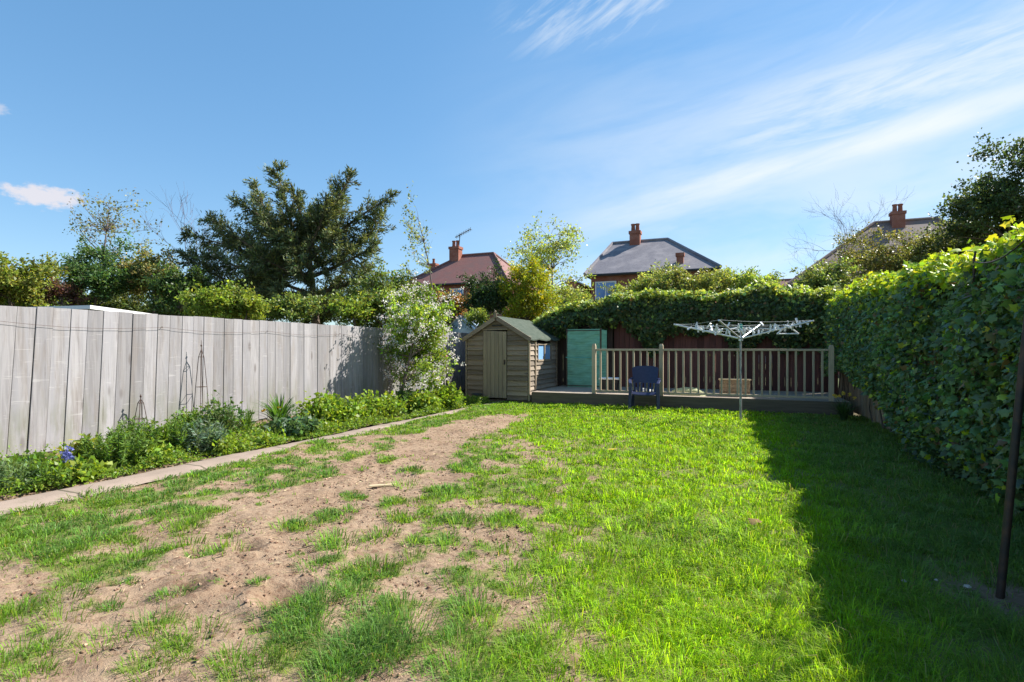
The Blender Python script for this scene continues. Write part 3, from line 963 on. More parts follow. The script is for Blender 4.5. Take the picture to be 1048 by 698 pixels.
def make_clods():
    N = 130000
    x = rng.uniform(-5.5, 1.5, N); y = rng.uniform(1.0, 12.3, N)
    px, py, d = to_px(x, y)
    k = (px > -60) & (px < 1100) & (grass_density(x, y) < .2) & (rng.random(N) < np.clip(3.5 / d, .1, 1)) & (fbm(x, y, 3, 4, 51) > .42)
    x, y, d = x[k], y[k], d[k]; n = len(x)
    r = .0022 + .0095 * rng.random(n) ** 5
    ico = np.array([(0, 0, 1), (.9, 0, .35), (.28, .85, .4), (-.72, .53, .3), (-.72, -.53, .42), (.28, -.85, .33), (.6, .4, -.4), (-.5, .5, -.4), (-.3, -.7, -.4), (.6, -.4, -.4)])
    fc = np.array([(0, 1, 2), (0, 2, 3), (0, 3, 4), (0, 4, 5), (0, 5, 1), (1, 6, 2), (2, 7, 3), (2, 6, 7), (3, 7, 4), (4, 8, 5), (4, 7, 8), (5, 9, 1), (5, 8, 9), (1, 9, 6)])
    v = ico[None] * r[:, None, None] * (1 + rng.normal(0, .38, (n, 10, 1))) * np.array([1, 1, .6])
    v = v + np.stack([x, y, lawn_z(x, y) + r * .35], 1)[:, None, :]
    f = (np.arange(n)[:, None, None] * 10 + fc[None]).reshape(-1, 3)
    c = jitter_cols(n, ((.22, .13, .085), (.15, .085, .055), (.3, .2, .135)), .05, .25)
    o = np_mesh('soil_crumbs', v.reshape(-1, 3), [f], M['clod'], None, np.repeat(c, 10, 0))
    tag(o, 'loose crumbs of dry earth scattered over the bare patch', 'soil', kind='stuff')


def attr_mat(name, rough=.9, spec=.2):
    m, nt, out = newmat(name); k = NT(nt)
    at = k.n('ShaderNodeAttribute', attribute_name='Col')
    principled(k, out, at.outputs['Color'], rough, spec=spec)
    return m


M['clod'] = attr_mat('crumb')
make_clods()
make_straw()

# small things lying on the lawn
g = G(392, 495)
st = MB(); st.hexa([(-.15, -.018, 0), (.14, -.022, 0), (.15, .015, 0), (-.13, .02, 0)], [(-.145, -.015, .018), (.135, -.018, .014), (.14, .012, .015), (-.125, .017, .02)])
o = st.build('wood_offcut', M['paleplank'], None, bevel=.003); o.location = (g[0], g[1], float(lawn_z(g[0:1], g[1:2])[0]) + .006); o.rotation_euler = (0, .04, R_(52))
tag(o, 'pale splintered wood offcut lying on the bare earth', 'stick')


def leafdrop(px, py, s, c, label, rz, nm='fallen_leaf', cat='leaf', zoff=.075):
    g = G(px, py)
    p = np.array([[0, 0, 0.]]); v, f, k = ivy_leaves(p, np.array([[1., 0, 0.15]]), s, np.array([.3]))
    o = np_mesh(nm, v, [f], M['leaf'], None, np.tile(np.array(c), (len(v), 1)))
    o.location = (g[0], g[1], zoff); o.rotation_euler = (0, 0, rz)
    tag(o, label, cat)


leafdrop(623, 465, .12, (.5, .42, .1), 'single yellow leaf lying on the sunny grass in front of the chair', .4)
leafdrop(400, 425, .10, (.5, .4, .03), 'small bright yellow leaf beside the path near the shed', 1.4)
leafdrop(775, 545, .11, (.42, .26, .12), 'dry tan leaf lying in the bright grass near the hedge shadow', 2.2)
leafdrop(592, 681, .06, (.45, .3, .2), 'pinkish tan dry leaf on a bare spot in the foreground grass', 2.9, zoff=.03)


def pebble(px, py, r, label, mat='stone'):
    g = G(px, py)
    mb = MB(); n = 7
    mb.lathe([(r * .5, -r * .4), (r * .95, -r * .1), (r, .1 * r), (r * .8, .4 * r), (r * .35, .6 * r)], (0, 0, 0), n)
    mb.v = [(a + random.uniform(-.15, .15) * r, b + random.uniform(-.15, .15) * r, c + random.uniform(-.1, .1) * r) for a, b, c in mb.v]
    o = mb.build('pebble', M[mat], None, smooth=True); o.location = (g[0], g[1], .03)
    tag(o, label, 'stone', 'pebbles in the shaded grass')


pebble(990, 606, .018, 'small white pebble in the shaded grass closest to the black post')
pebble(958, 599, .010, 'middle one of three white pebbles in the shaded grass')
pebble(925, 600, .013, 'small white pebble in the shaded grass farthest from the black post')

# ------------------------------------------------------------------ left fence
FX = -7.5
tf = thing('timber_fence', 'tall pale grey fence of weathered vertical boards behind the flower bed', 'fence', (FX, 0, 0))
mb = MB(); bt = MB(); y = -.4; i = 0
while y < 14.9:
    w = random.uniform(.162, .182); lean = max(0, .11 - .026 * (y - 3.0)) if y > 2 else .12
    top = 1.835 + random.uniform(-.007, .007); bot = .13 + random.uniform(-.025, .02); x0 = random.uniform(-.003, .003) + (.007 if i % 2 else 0)
    lo = [(x0 - .02, y - lean, bot), (x0, y - lean, bot), (x0, y + w - lean, bot + random.uniform(-.01, .01)), (x0 - .02, y + w - lean, bot)]
    hi = [(x0 - .02, y, top), (x0, y, top), (x0, y + w, top + random.uniform(-.003, .003)), (x0 - .02, y + w, top)]
    mb.hexa(lo, hi); bt.hexa([(-.05, y + w - .03 - lean, bot + .02), (-.026, y + w - .03 - lean, bot + .02), (-.026, y + w + .03 - lean, bot + .02), (-.05, y + w + .03 - lean, bot + .02)], [(-.05, y + w - .03, top - .01), (-.026, y + w - .03, top - .01), (-.026, y + w + .03, top - .01), (-.05, y + w + .03, top - .01)]); y += w + random.choice((.002, .004, .006)); i += 1
mb.build('board_panel', M['fence'], tf, bevel=.003)
bt.build('cover_strips', M['darkfence'], tf)
rb = MB()
for z in (.4, 1.0, 1.6): rb.box((-.11, -.5, z), (-.052, 14.9, z + .08))
rb.build('back_rail', M['darkfence'], tf)
gb = MB(); gb.box((-.05, -.5, -.05), (-.012, 14.9, .13)); gb.build('gravel_board', M['fascia'], tf)
wr = MB(); pts = []
for yy0 in np.arange(0.2, 12.6, .31):
    q = (yy0 - 1.4) / 1.86 % 1
    pts.append((.03, yy0, 1.66 - .05 * q * (1 - q) * 4))
wr.tube(pts, .002, 4)
for yy0 in np.arange(1.4, 12.5, 1.86): wr.tube([(-.005, yy0, 1.66), (.034, yy0, 1.66)], .004, 4)
wr.build('training_wire', M['metal_rust'], tf)

# ------------------------------------------------------------------ back fence, red fence, corner fence
def plank_fence(name, label, p0, p1, z0, z1, mat, w=.15, thick=.02):
    t = thing(name, label, 'fence', (p0[0], p0[1], 0))
    L = math.hypot(p1[0] - p0[0], p1[1] - p0[1]); ang = math.atan2(p1[1] - p0[1], p1[0] - p0[0])
    t.rotation_euler = (0, 0, ang)
    mb = MB(); u = 0; i = 0
    while u < L - .02:
        ww = min(w * random.uniform(.93, 1.07), L - u)
        off = .01 if i % 2 else 0
        mb.box((u, off - thick / 2, z0 + random.uniform(0, .02)), (u + ww - .004, off + thick / 2, z1 + random.uniform(-.012, .012))); u += ww; i += 1
    mb.build('board_panel', M[mat], t, bevel=.003)
    rl = MB()
    for z in (z0 + .25, z1 - .3): rl.box((0, .023, z), (L, .065, z + .08))
    rl.build('rail', M['darkfence'], t)
    for q in np.arange(.05, L, 2.4):
        pm = MB(); pm.box((q, .068, -.1), (q + .09, .15, z1 + .02)); pm.build('post', M['darkfence'], t, bevel=.004)
    return t


plank_fence('boundary_fence', 'dark brown board fence behind the shed and teal screen', (-7.45, 15.2), (-3.15, 15.2), .05, 2.1, 'darkfence')
plank_fence('stained_fence', 'dark red stained board fence under the ivy behind the deck', (-3.1, 15.15), (2.4, 15.15), .05, 2.15, 'redfence')
plank_fence('side_fence', 'brown board fence half covered by ivy along the right side', (2.42, 15.1), (2.42, .4), -.02, 1.75, 'brownfence')

# ------------------------------------------------------------------ ivy hedges
def ivy_part(t, name, P, Nrm, size, pal, up_pal=None, roll=.6, base=(0, 0, 0)):
    n = len(P)
    # leaves hang: tips point down and a little outwards
    d = unit(np.array([0, 0, -.55]) + Nrm * .35 + rdir(n) * .75)
    # make the blade face along the given normal
    s = np.cross(d, Nrm); s = unit(s)
    nn = unit(np.cross(s, d)); sgn = np.sign((nn * Nrm).sum(1, keepdims=True)); nn = nn * sgn
    s = s * sgn
    th = rng.normal(0, roll, n)[:, None]
    s2 = s * np.cos(th) + nn * np.sin(th); n2 = nn * np.cos(th) - s * np.sin(th)
    S = (size * np.clip(np.exp(rng.normal(-.12, .38, n)), .35, 1.45))[:, None]
    vs = [P + d * S * .32]
    for (u, q) in IVY: vs.append(P + s2 * S * u + d * S * q - n2 * S * (abs(u) * .3 + .16 * q * q))
    k = len(IVY) + 1
    v = np.stack(vs, 1).reshape(-1, 3) - np.array(base)
    tri = np.array([(0, 1 + i, 1 + (i + 1) % len(IVY)) for i in range(len(IVY))])
    f = (np.arange(n)[:, None, None] * k + tri[None]).reshape(-1, 3)
    c = jitter_cols(n, pal, .09, .28)
    c = c * (.7 + .6 * fbm(P[:, 0] + P[:, 1], P[:, 2] + 50, 1.7, 3, 68))[:, None]
    dead = rng.random(n) < .03; c[dead] = np.array([.2, .12, .05]) * (.6 + .8 * rng.random((dead.sum(), 1)))
    if up_pal is not None:
        w, pal2 = up_pal
        c2 = jitter_cols(n, pal2, .08, .2); m = rng.random(n) < w
        c[m] = c2[m]
    return np_mesh(name, v, [f], M['ivy'], t, np.repeat(c.clip(.003, .9), k, 0))


def hedge_top(y):
    return np.interp(y, [0, 3, 5.3, 7, 9, 12, 15.2], [2.1, 2.27, 2.21, 2.19, 2.28, 2.46, 2.55]) + (fbm(y, y * 0 + 3.3, 1.4, 3, 61) - .5) * .32


def hedge_face(y, z):
    """x of the leafy face"""
    u = np.clip(z / np.maximum(hedge_top(y), .5), 0, 1)
    return 2.09 + .11 * u - .16 * np.sin(u * 3.0) + (fbm(y, z, 1.3, 3, 62) - .5) * .3 + .04 * (1 - u)


def right_hedge():
    t = thing('ivy_hedge', 'thick dark green ivy hedge smothering the right boundary with lime sunlit tips', 'hedge', (2.4, 7.5, 0))
    base = (2.4, 7.5, 0)
    N = 76000
    y = 15.0 - 13.9 * rng.random(N) ** .8; z = rng.random(N) * 2.75
    yy2 = y
    top = hedge_top(y)
    k = z < top
    # bare boards near the far corner: no ivy low down between y 9.5 and 14.6
    low = np.interp(y, [0, 8.3, 9.4, 10.6, 12.2, 15], [-.02, 0.0, .38, .66, .85, .9]) + (fbm(y, z * 0, 3, 3, 63) - .5) * .35
    k &= z > np.minimum(low, 1.2)
    k &= rng.random(N) < .35 + .65 * sstep(.36, .5, fbm(y, z, 2.6, 4, 67))
    y, z = y[k], z[k]; n = len(y)
    x = hedge_face(y, z) + np.abs(rng.normal(0, .07, n)) - .06 * (rng.random(n) < .2)
    nr = unit(np.stack([-np.ones(n), rng.normal(0, .35, n), .35 + rng.normal(0, .35, n)], 1))
    P = np.stack([x, y, z], 1)
    # top, sloping back, young growth with the sunlit crest painted in
    m = 24000
    yt = 15.0 - 13.9 * rng.random(m) ** .8; u = rng.random(m)
    xt = hedge_face(yt, hedge_top(yt)) - .05 + u * .95
    zt = hedge_top(yt) + .16 * np.sin(np.minimum(u * 3.1, 3.1)) + (fbm(xt, yt, 3, 3, 64) - .5) * .24 + np.abs(rng.normal(0, .05, m)) - .03
    nt_ = unit(np.stack([rng.normal(-.25, .4, m), rng.normal(0, .4, m), np.ones(m)], 1))
    Pt = np.stack([xt, yt, zt], 1)
    # back face
    q = 7000
    yb = rng.uniform(1.1, 15, q); zb = rng.random(q) * hedge_top(yb)
    Pb = np.stack([3.05 + (fbm(yb, zb, 1.3, 3, 66) - .5) * .3, yb, zb], 1)
    nb = unit(np.stack([np.ones(q), rng.normal(0, .4, q), .3 + 0 * yb], 1))
    PP = np.concatenate([P, Pt, Pb]); NN = np.concatenate([nr, nt_, nb])
    young = np.concatenate([.5 * sstep(.86, 1.0, z / hedge_top(y)) + .06, np.full(m, .85), np.full(q, .1)])  # lime crest: new growth, its sunlit look put into the leaf colour
    ivy_part(t, 'foliage', PP, NN, .062, ((.095, .175, .07), (.12, .21, .07), (.16, .26, .08), (.10, .18, .105), (.14, .19, .06)), (young, ((.40, .52, .035), (.31, .45, .04), (.48, .55, .05))), base=base)
    # shoots standing up from the top
    mb = MB()
    SP, SN = [], []
    for _ in range(190):
        yy1 = 15 - 12.8 * random.random() ** .8; uu = random.random() * .4
        p = np.array([float(hedge_face(np.array([yy1]), hedge_top(np.array([yy1])))[0]) + uu, yy1, float(hedge_top(np.array([yy1]))[0]) + .05])
        e = p + np.array([random.gauss(-.03, .08), random.gauss(0, .08), random.uniform(.08, .24)])
        mb.tube(np.array([p, (p + e) / 2, e]) - np.array(base), [.004, .003, .002], 3)
        for _k in range(9):
            SP.append(p + (e - p) * (.25 + .75 * random.random()) + np.random.default_rng(_k).normal(size=3) * .02); SN.append((random.gauss(-.2, .5), random.gauss(0, .5), .8))
    ivy_part(t, 'young_shoots', np.array(SP), unit(np.array(SN)), .065, ((.45, .55, .04), (.35, .48, .04)), base=base)
    # woody core that the leaves hang on
    for _ in range(45):
        yy1 = random.uniform(1.2, 15); z1 = random.uniform(1.2, 2.1)
        x1 = 2.36
        pts = [(x1, yy1, 0.0)]
        for j in range(6): pts.append((2.34 + random.gauss(0, .012), pts[-1][1] + random.gauss(0, .12), (j + 1) / 6 * z1))
        mb.tube(np.array(pts) - np.array(base), np.linspace(.016, .006, 7), 4)
    mb.build('stems', M['bark'], t, smooth=True)
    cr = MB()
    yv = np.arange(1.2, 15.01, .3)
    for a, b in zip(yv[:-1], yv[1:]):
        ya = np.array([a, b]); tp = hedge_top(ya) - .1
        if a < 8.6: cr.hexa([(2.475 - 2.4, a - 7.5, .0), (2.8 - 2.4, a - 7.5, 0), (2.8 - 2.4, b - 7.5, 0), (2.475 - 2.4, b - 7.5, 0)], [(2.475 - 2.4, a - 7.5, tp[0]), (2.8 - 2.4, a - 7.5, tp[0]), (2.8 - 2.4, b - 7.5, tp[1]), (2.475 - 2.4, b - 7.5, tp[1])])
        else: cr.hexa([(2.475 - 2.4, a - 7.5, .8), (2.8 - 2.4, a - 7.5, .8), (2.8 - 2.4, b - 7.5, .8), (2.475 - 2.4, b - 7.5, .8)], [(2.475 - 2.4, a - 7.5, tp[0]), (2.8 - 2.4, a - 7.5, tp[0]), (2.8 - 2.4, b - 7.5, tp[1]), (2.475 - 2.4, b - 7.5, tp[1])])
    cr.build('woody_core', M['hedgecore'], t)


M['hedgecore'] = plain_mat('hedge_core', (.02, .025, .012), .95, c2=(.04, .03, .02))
right_hedge()


def back_hedge():
    base = (-1.2, 15.5, 0)
    t = thing('ivy_hedge', 'long dark ivy hedge with pale sunlit crest topping the back fence', 'hedge', base)

    def top(x): return np.interp(x, [-5.6, -5.0, -4.3, -3, 0, 2.2], [2.0, 2.25, 2.48, 2.62, 2.74, 2.72]) + (fbm(x, x * 0 + 8, 1.1, 3, 71) - .5) * .3

    def low(x): return np.interp(x, [-5.6, -4.4, -3.2, -2.6, -2.0, -1.0, 0, 2.3], [2.0, 1.9, 1.95, 1.8, 1.35, 1.75, 1.6, 1.3]) + (fbm(x, x * 0 + 4, 3, 3, 72) - .5) * .9
    N = 26000
    x = rng.uniform(-5.5, 2.4, N); z = rng.uniform(.9, 3.0, N)
    k = (z < top(x)) & (z > low(x)); x, z = x[k], z[k]; n = len(x)
    u = np.clip((z - low(x)) / (top(x) - low(x)), 0, 1)
    y = 14.95 - .28 * np.sin(u * 2.8) + (fbm(x, z, 1.5, 3, 73) - .5) * .3 + np.abs(rng.normal(0, .06, n))
    nr = unit(np.stack([rng.normal(0, .4, n), -np.ones(n), .35 + rng.normal(0, .35, n)], 1))
    m = 12000
    xt = rng.uniform(-5.5, 2.4, m); q = rng.random(m)
    yt = 14.75 + q * 1.3; zt = top(xt) + .14 * np.sin(q * 3.1) + (fbm(xt, yt, 3, 3, 74) - .5) * .24 + np.abs(rng.normal(0, .05, m))
    ntp = unit(np.stack([rng.normal(0, .45, m), rng.normal(-.2, .45, m), np.ones(m)], 1))
    qb = 5000
    xb = rng.uniform(-5.5, 2.4, qb); zb = 1.2 + rng.random(qb) * (top(xb) - 1.2)
    PB = np.stack([xb, 16.05 + (fbm(xb, zb, 1.5, 3, 75) - .5) * .3, zb], 1); nb = unit(np.stack([rng.normal(0, .4, qb), np.ones(qb), .3 + 0 * xb], 1))
    PP = np.concatenate([np.stack([x, y, z], 1), np.stack([xt, yt, zt], 1), PB]); NN = np.concatenate([nr, ntp, nb])
    young = np.concatenate([.05 + .3 * sstep(.75, 1, u), np.full(m, .85), np.full(qb, .1)])  # pale crest: young leaves, sunlight on them brightened into the colour
    ivy_part(t, 'foliage', PP, NN, .085, ((.045, .085, .03), (.065, .11, .035), (.085, .125, .04)), (young, ((.34, .43, .08), (.42, .47, .14), (.27, .37, .06))), base=base)
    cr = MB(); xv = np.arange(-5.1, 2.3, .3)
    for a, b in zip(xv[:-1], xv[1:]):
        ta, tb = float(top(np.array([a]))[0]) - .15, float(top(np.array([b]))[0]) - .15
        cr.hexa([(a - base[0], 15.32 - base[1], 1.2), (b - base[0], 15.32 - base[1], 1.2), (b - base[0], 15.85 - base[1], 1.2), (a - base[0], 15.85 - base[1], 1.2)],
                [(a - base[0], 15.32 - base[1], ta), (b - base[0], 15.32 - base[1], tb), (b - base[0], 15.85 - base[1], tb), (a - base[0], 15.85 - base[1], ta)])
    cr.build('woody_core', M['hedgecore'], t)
    mb = MB()
    for _ in range(60):
        x1 = random.uniform(-5.2, 2.2); pts = [(x1, 15.32 + random.gauss(0, .02), -.05)]
        for j in range(6): pts.append((pts[-1][0] + random.gauss(0, .1), 15.36 + random.gauss(0, .02), (j + 1) / 6 * 2.3))
        mb.tube(np.array(pts) - np.array(base), np.linspace(.022, .008, 7), 4)
    mb.build('stems', M['bark'], t, smooth=True)


back_hedge()

# ------------------------------------------------------------------ shed
def make_shed():
    x0, x1, y0, y1 = -6.4, -4.72, 12.5, 14.75
    xc = (x0 + x1) / 2; ez, rz = 1.66, 2.16
    t = thing('garden_shed', 'small weathered brown overlap shed with green felt roof and plank door', 'shed', (xc, y0, 0))
    hw = (x1 - x0) / 2; D = y1 - y0
    def gz(x): return ez + (rz - ez) * (1 - abs(x) / hw)
    dx0, dx1 = W(488.5, 0, 13.45)[0] - xc, W(517, 0, 13.45)[0] - xc
    # front and back gable walls of lapped boards (the front one leaves the doorway open)
    for name, yw, sgn in (('gable_wall', 0.0, -1), ('gable_wall', D, 1)):
        mb = MB(); z = .06
        while z < rz - .03:
            h = random.uniform(.115, .14); zt = min(z + h, rz - .01)
            wob = random.uniform(-.008, .008)
            def half(zz): return hw if zz <= ez else hw * (rz - zz) / (rz - ez)
            a, b = half(z), max(half(zt), .02)
            spans = [(-a, a, -b, b)]
            if sgn < 0 and z < 1.8: spans = [(-a, dx0 - .01, -b, dx0 - .01), (dx1 + .01, a, dx1 + .01, b)]
            for (l0, r0, l1, r1) in spans:
                if r0 - l0 < .03: continue
                yo = yw + sgn * .045; yi = yw + sgn * .006
                lo = [(l0, yo, z + wob), (r0, yo, z - wob), (r0, yw - sgn * .008, z - wob), (l0, yw - sgn * .008, z + wob)]
                hi = [(l1, yi, zt + .02), (r1, yi, zt + .02), (r1, yw - sgn * .008, zt + .02), (l1, yw - sgn * .008, zt + .02)]
                if sgn > 0: lo = lo[::-1]; hi = hi[::-1]
                mb.hexa(lo, hi)
            z = zt
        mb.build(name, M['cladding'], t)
    # side walls; the right one has a window opening
    wy0, wy1, wz0, wz1 = .62, 1.75, 1.02, 1.5
    for sx in (-1, 1):
        mb = MB(); z = .06
        while z < ez - .02:
            h = random.uniform(.115, .14); zt = min(z + h, ez)
            spans = [(.03, D - .03)]
            if sx > 0 and z > wz0 - .06 and z < wz1: spans = [(.03, wy0), (wy1, D - .03)]
            for a, b in spans:
                xo, xi, xb = sx * (hw + .040), sx * (hw + .004), sx * (hw - .014)
                wob = random.uniform(-.006, .006)
                lo = [(xb, a, z), (xo, a, z + wob), (xo, b, z - wob), (xb, b, z)]; hi = [(xb, a, zt + .015), (xi, a, zt + .015), (xi, b, zt + .015), (xb, b, zt + .015)]
                if sx < 0: lo = lo[::-1]; hi = hi[::-1]
                mb.hexa(lo, hi)
            z = zt
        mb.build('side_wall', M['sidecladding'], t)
    # corner battens and a batten beside the window
    for px_, py_ in ((hw + .035, .0), (hw + .035, .44), (-hw - .035, .0), (hw + .035, D)):
        mb = MB(); mb.box((px_ - .025, py_ - .03, .04), (px_ + .022, py_ + .03, ez - .03)); mb.build('batten', M['sheddoor'], t, bevel=.003)
    # door
    mb = MB(); n = 6; w = (dx1 - dx0) / n
    for i in range(n): mb.box((dx0 + i * w + .002, -.052 - .002 * (i % 2), .1), (dx0 + (i + 1) * w - .004, -.018, 1.82 - .006 * i))
    d = mb.build('door', M['sheddoor'], t, bevel=.003)
    mb = MB(); mb.box((dx1 - .07, -.075, .95), (dx1 - .03, -.05, 1.07)); mb.build('latch', M['metal_dark'], d, bevel=.004)
    mb = MB(); mb.box((dx0 - .03, -.058, 1.83), (dx1 + .03, -.01, 1.86)); mb.build('door_head', M['sheddoor'], t)
    # window
    fr = MB()
    for a, b in ((wy0, wy0 + .045), (wy1 - .045, wy1), ((wy0 + wy1) / 2 - .025, (wy0 + wy1) / 2 + .025)): fr.box((hw - .02, a, wz0), (hw + .045, b, wz1))
    for a, b in ((wz0, wz0 + .05), (wz1 - .045, wz1)): fr.box((hw - .018, wy0 + .047, a), (hw + .043, wy1 - .047, b))
    f = fr.build('window', M['sheddoor'], t)
    for a, b in ((wy0 + .046, (wy0 + wy1) / 2 - .026), ((wy0 + wy1) / 2 + .026, wy1 - .046)):
        g = MB(); g.box((hw + .008, a, wz0 + .051), (hw + .014, b, wz1 - .046)); g.build('pane', M['glass'], f)
    # roof: boards with green felt, felt folded over the verges
    ov = .11; ey = .1
    for sx in (-1, 1):
        mb = MB(); N = 12; M_ = 6; vs = []; fs = []
        for i in range(N + 1):
            y = -ey + (D + 2 * ey) * i / N
            for j in range(M_ + 1):
                u = j / M_; xx_ = (hw + ov) * u; z = rz + .035 - (rz - ez) / hw * xx_ - .012 * math.sin(i * 1.4) * u - random.uniform(0, .008)
                if j == M_: z -= .012 + random.uniform(0, .02)
                vs.append((sx * xx_, y, z))
        k = len(vs); vs += [(a, b, c - .032) for a, b, c in vs]
        w = M_ + 1
        for i in range(N):
            for j in range(M_):
                q = (i * w + j, (i + 1) * w + j, (i + 1) * w + j + 1, i * w + j + 1)
                if sx > 0: q = q[::-1]
                fs.append(q); fs.append(tuple(k + e for e in q[::-1]))
        for j in range(M_): fs += [(j, j + 1, k + j + 1, k + j), (N * w + j + 1, N * w + j, k + N * w + j, k + N * w + j + 1)]
        for i in range(N): fs.append((i * w + M_, (i + 1) * w + M_, k + (i + 1) * w + M_, k + i * w + M_))
        mb.add(vs, fs)
        rf = mb.build('roof', M['felt'], t, smooth=True)
    for sx in (-1, 1):
        mb = MB()
        mb.bar((sx * (hw + ov), -ey - .012, rz - (rz - ez) / hw * (hw + ov) - .02), (0, -ey - .012, rz - .02 + .005 * sx), .02, .1, up=(0, 0, 1))
        mb.build('bargeboard', M['cladding'], t)
    fi = MB(); fi.hexa([(-.05, -ey - .04, rz - .02), (.05, -ey - .04, rz - .02), (.05, -ey - .024, rz - .02), (-.05, -ey - .024, rz - .02)], [(-.035, -ey - .04, rz + .1), (.035, -ey - .04, rz + .1), (.035, -ey - .024, rz + .1), (-.035, -ey - .024, rz + .1)])
    fi.lathe([(.012, 0), (.03, .02), (.032, .04), (.015, .065)], (0, -ey - .032, rz + .1), 10)
    fi.build('finial', M['sheddoor'], t)
    ba = MB(); ba.box((-hw, -.0, -.03), (hw, D, .055)); ba.build('floor_bearer', M['fascia'], t)
    vt = MB(); vt.box((-.12, -.06, 1.93), (.14, -.04, 1.96)); vt.build('vent_slot', M['blackbox'], t)


make_shed()

# dark pot beside the door
g = G(478, 409)
p = MB(); p.lathe([(.09, 0), (.125, .16), (.14, .17), (.14, .2), (.12, .2), (.1, .12)], (0, 0, 0), 20)
tp = tag(p.build('flower_pot', M['terracotta'], None, smooth=True), 'small black flower pot on the path by the shed door', 'pot'); tp.location = (-6.0, 12.2, .02)

# ------------------------------------------------------------------ deck and railing
DZ = .28
td = thing('deck', 'low raised timber deck along the back of the lawn', 'deck', (0, 12.5, 0))
mb = MB(); y = .03
while y < 2.55:
    mb.box((-4.62, y, DZ - .028), (2.2, y + .118, DZ + random.uniform(-.001, .001))); y += .124
mb.build('deck_boards', M['deckwood'], td, bevel=.003)
mb = MB(); mb.box((-4.62, 0, -.03), (2.2, .025, DZ - .002)); mb.build('front_fascia', M['fascia'], td, bevel=.003)
mb = MB(); mb.box((-4.64, .03, -.03), (-4.622, 2.5, DZ - .03)); mb.build('end_fascia', M['fascia'], td)
mb = MB()
for x in np.arange(-4.4, 2.2, .6): mb.box((x, .04, -.05), (x + .05, 2.5, DZ - .03))
mb.build('joists', M['fascia'], td)

tr = thing('deck_railing', 'pale timber railing of upright balusters along the deck front', 'railing', (0, 12.585, 0))
posts = [-3.06, -1.5, 1.87]
for x, zt in zip(posts, (1.47, 1.46, 1.43)):
    mb = MB(); mb.box((x - .045, -.045, DZ + .001), (x + .045, .045, zt - .05))
    mb.hexa([(x - .045, -.045, zt - .05), (x + .045, -.045, zt - .05), (x + .045, .045, zt - .05), (x - .045, .045, zt - .05)],
            [(x - .03, -.03, zt), (x + .03, -.03, zt), (x + .03, .03, zt), (x - .03, .03, zt)])
    mb.build('post', M['railwood'], tr, bevel=.004)
for a, b in ((posts[0], posts[1]), (posts[1], posts[2])):
    mb = MB(); mb.box((a + .046, -.035, 1.305), (b - .046, .035, 1.35)); mb.build('handrail', M['railtop'], tr, bevel=.006)
    mb = MB(); mb.box((a + .046, -.025, DZ + .045), (b - .046, .025, DZ + .09)); mb.build('bottom_rail', M['railtop'], tr, bevel=.005)
n = 0
for a, b, k in ((posts[0], posts[1], 9), (posts[1], posts[2], 20)):
    for i in range(k):
        x = a + (b - a) * (i + 1) / (k + 1)
        mb = MB(); mb.box((x - .02, -.02, DZ + .0895), (x + .02, .02, 1.306)); mb.build('baluster', M['railwood'], tr, bevel=.003)

# things on the deck
ts = thing('covered_frame', 'tall flat frame wrapped in creased teal mesh sheeting standing on the deck', 'screen', (-3.84, 14.6, DZ))
hw, hh = .46, 1.62
vs, fs = [], []
N, K = 14, 26
for j in range(K + 1):
    for i in range(N + 1):
        u, q = i / N, j / K
        vs.append((-hw + 2 * hw * u, -.06 + .012 * math.sin(q * 34 + 2.5 * math.sin(u * 5)) + .008 * math.sin(u * 17 + q * 7), hh * q))
for j in range(K):
    for i in range(N):
        a = j * (N + 1) + i; fs.append((a, a + 1, a + N + 2, a + N + 1))
mb = MB(); nb = len(vs); vs2 = vs + [(a, .06, c) for a, b, c in vs]
fs += [tuple(nb + e for e in f[::-1]) for f in fs]
ring = [i for i in range(N + 1)] + [j * (N + 1) + N for j in range(1, K + 1)] + [K * (N + 1) + i for i in range(N - 1, -1, -1)] + [j * (N + 1) for j in range(K - 1, 0, -1)]
for a, b in zip(ring, ring[1:] + ring[:1]): fs.append((b, a, nb + a, nb + b))
mb.add(vs2, fs)


def teal_mat():
    m, nt, out = newmat('teal_sheet'); k = NT(nt)
    v = k.n('ShaderNodeTexCoord').outputs['Object']
    mp = k.n('ShaderNodeMapping'); k.put(mp.inputs[0], v); mp.inputs['Scale'].default_value = (2, 2, 14)
    nz = k.noise(mp.outputs[0], 1.5, 5, .6, .5)
    c = k.mix(k.ramp(nz, .35, .7), (.21, .47, .31), (.15, .36, .24))
    st = k.noise(v, 3.0, 6, .7)
    c = k.mix(k.math('MULTIPLY', k.ramp(st, .5, .72), .45), c, (.16, .27, .18))
    principled(k, out, c, .6, k.bump(nz, .9, .03), spec=.3)
    return m


mb.build('sheeting', teal_mat(), ts, smooth=True)
fl = MB(); fl.hexa([(.505, -.02, .0), (.63, .06, .0), (.63, .085, .0), (.505, .005, .0)], [(.505, -.02, 1.6), (.63, .06, 1.58), (.63, .085, 1.58), (.505, .005, 1.6)]); fl.build('side_flap', bpy.data.materials['teal_sheet'], ts, bevel=.004)
for zz in (.03, .82, 1.57):
    tp = MB(); tp.box((-hw - .045, -.078, zz), (hw + .045, -.074, zz + .022)); tp.build('tie_tape', M['darkfence'] if zz != .82 else M['green_plastic'], ts)
for sx in (-1, 1):
    pm = MB(); pm.box((sx * (hw + .022) - .02, -.03, 0), (sx * (hw + .022) + .02, .03, hh + .02)); pm.build('upright', M['fascia'], ts, bevel=.003)

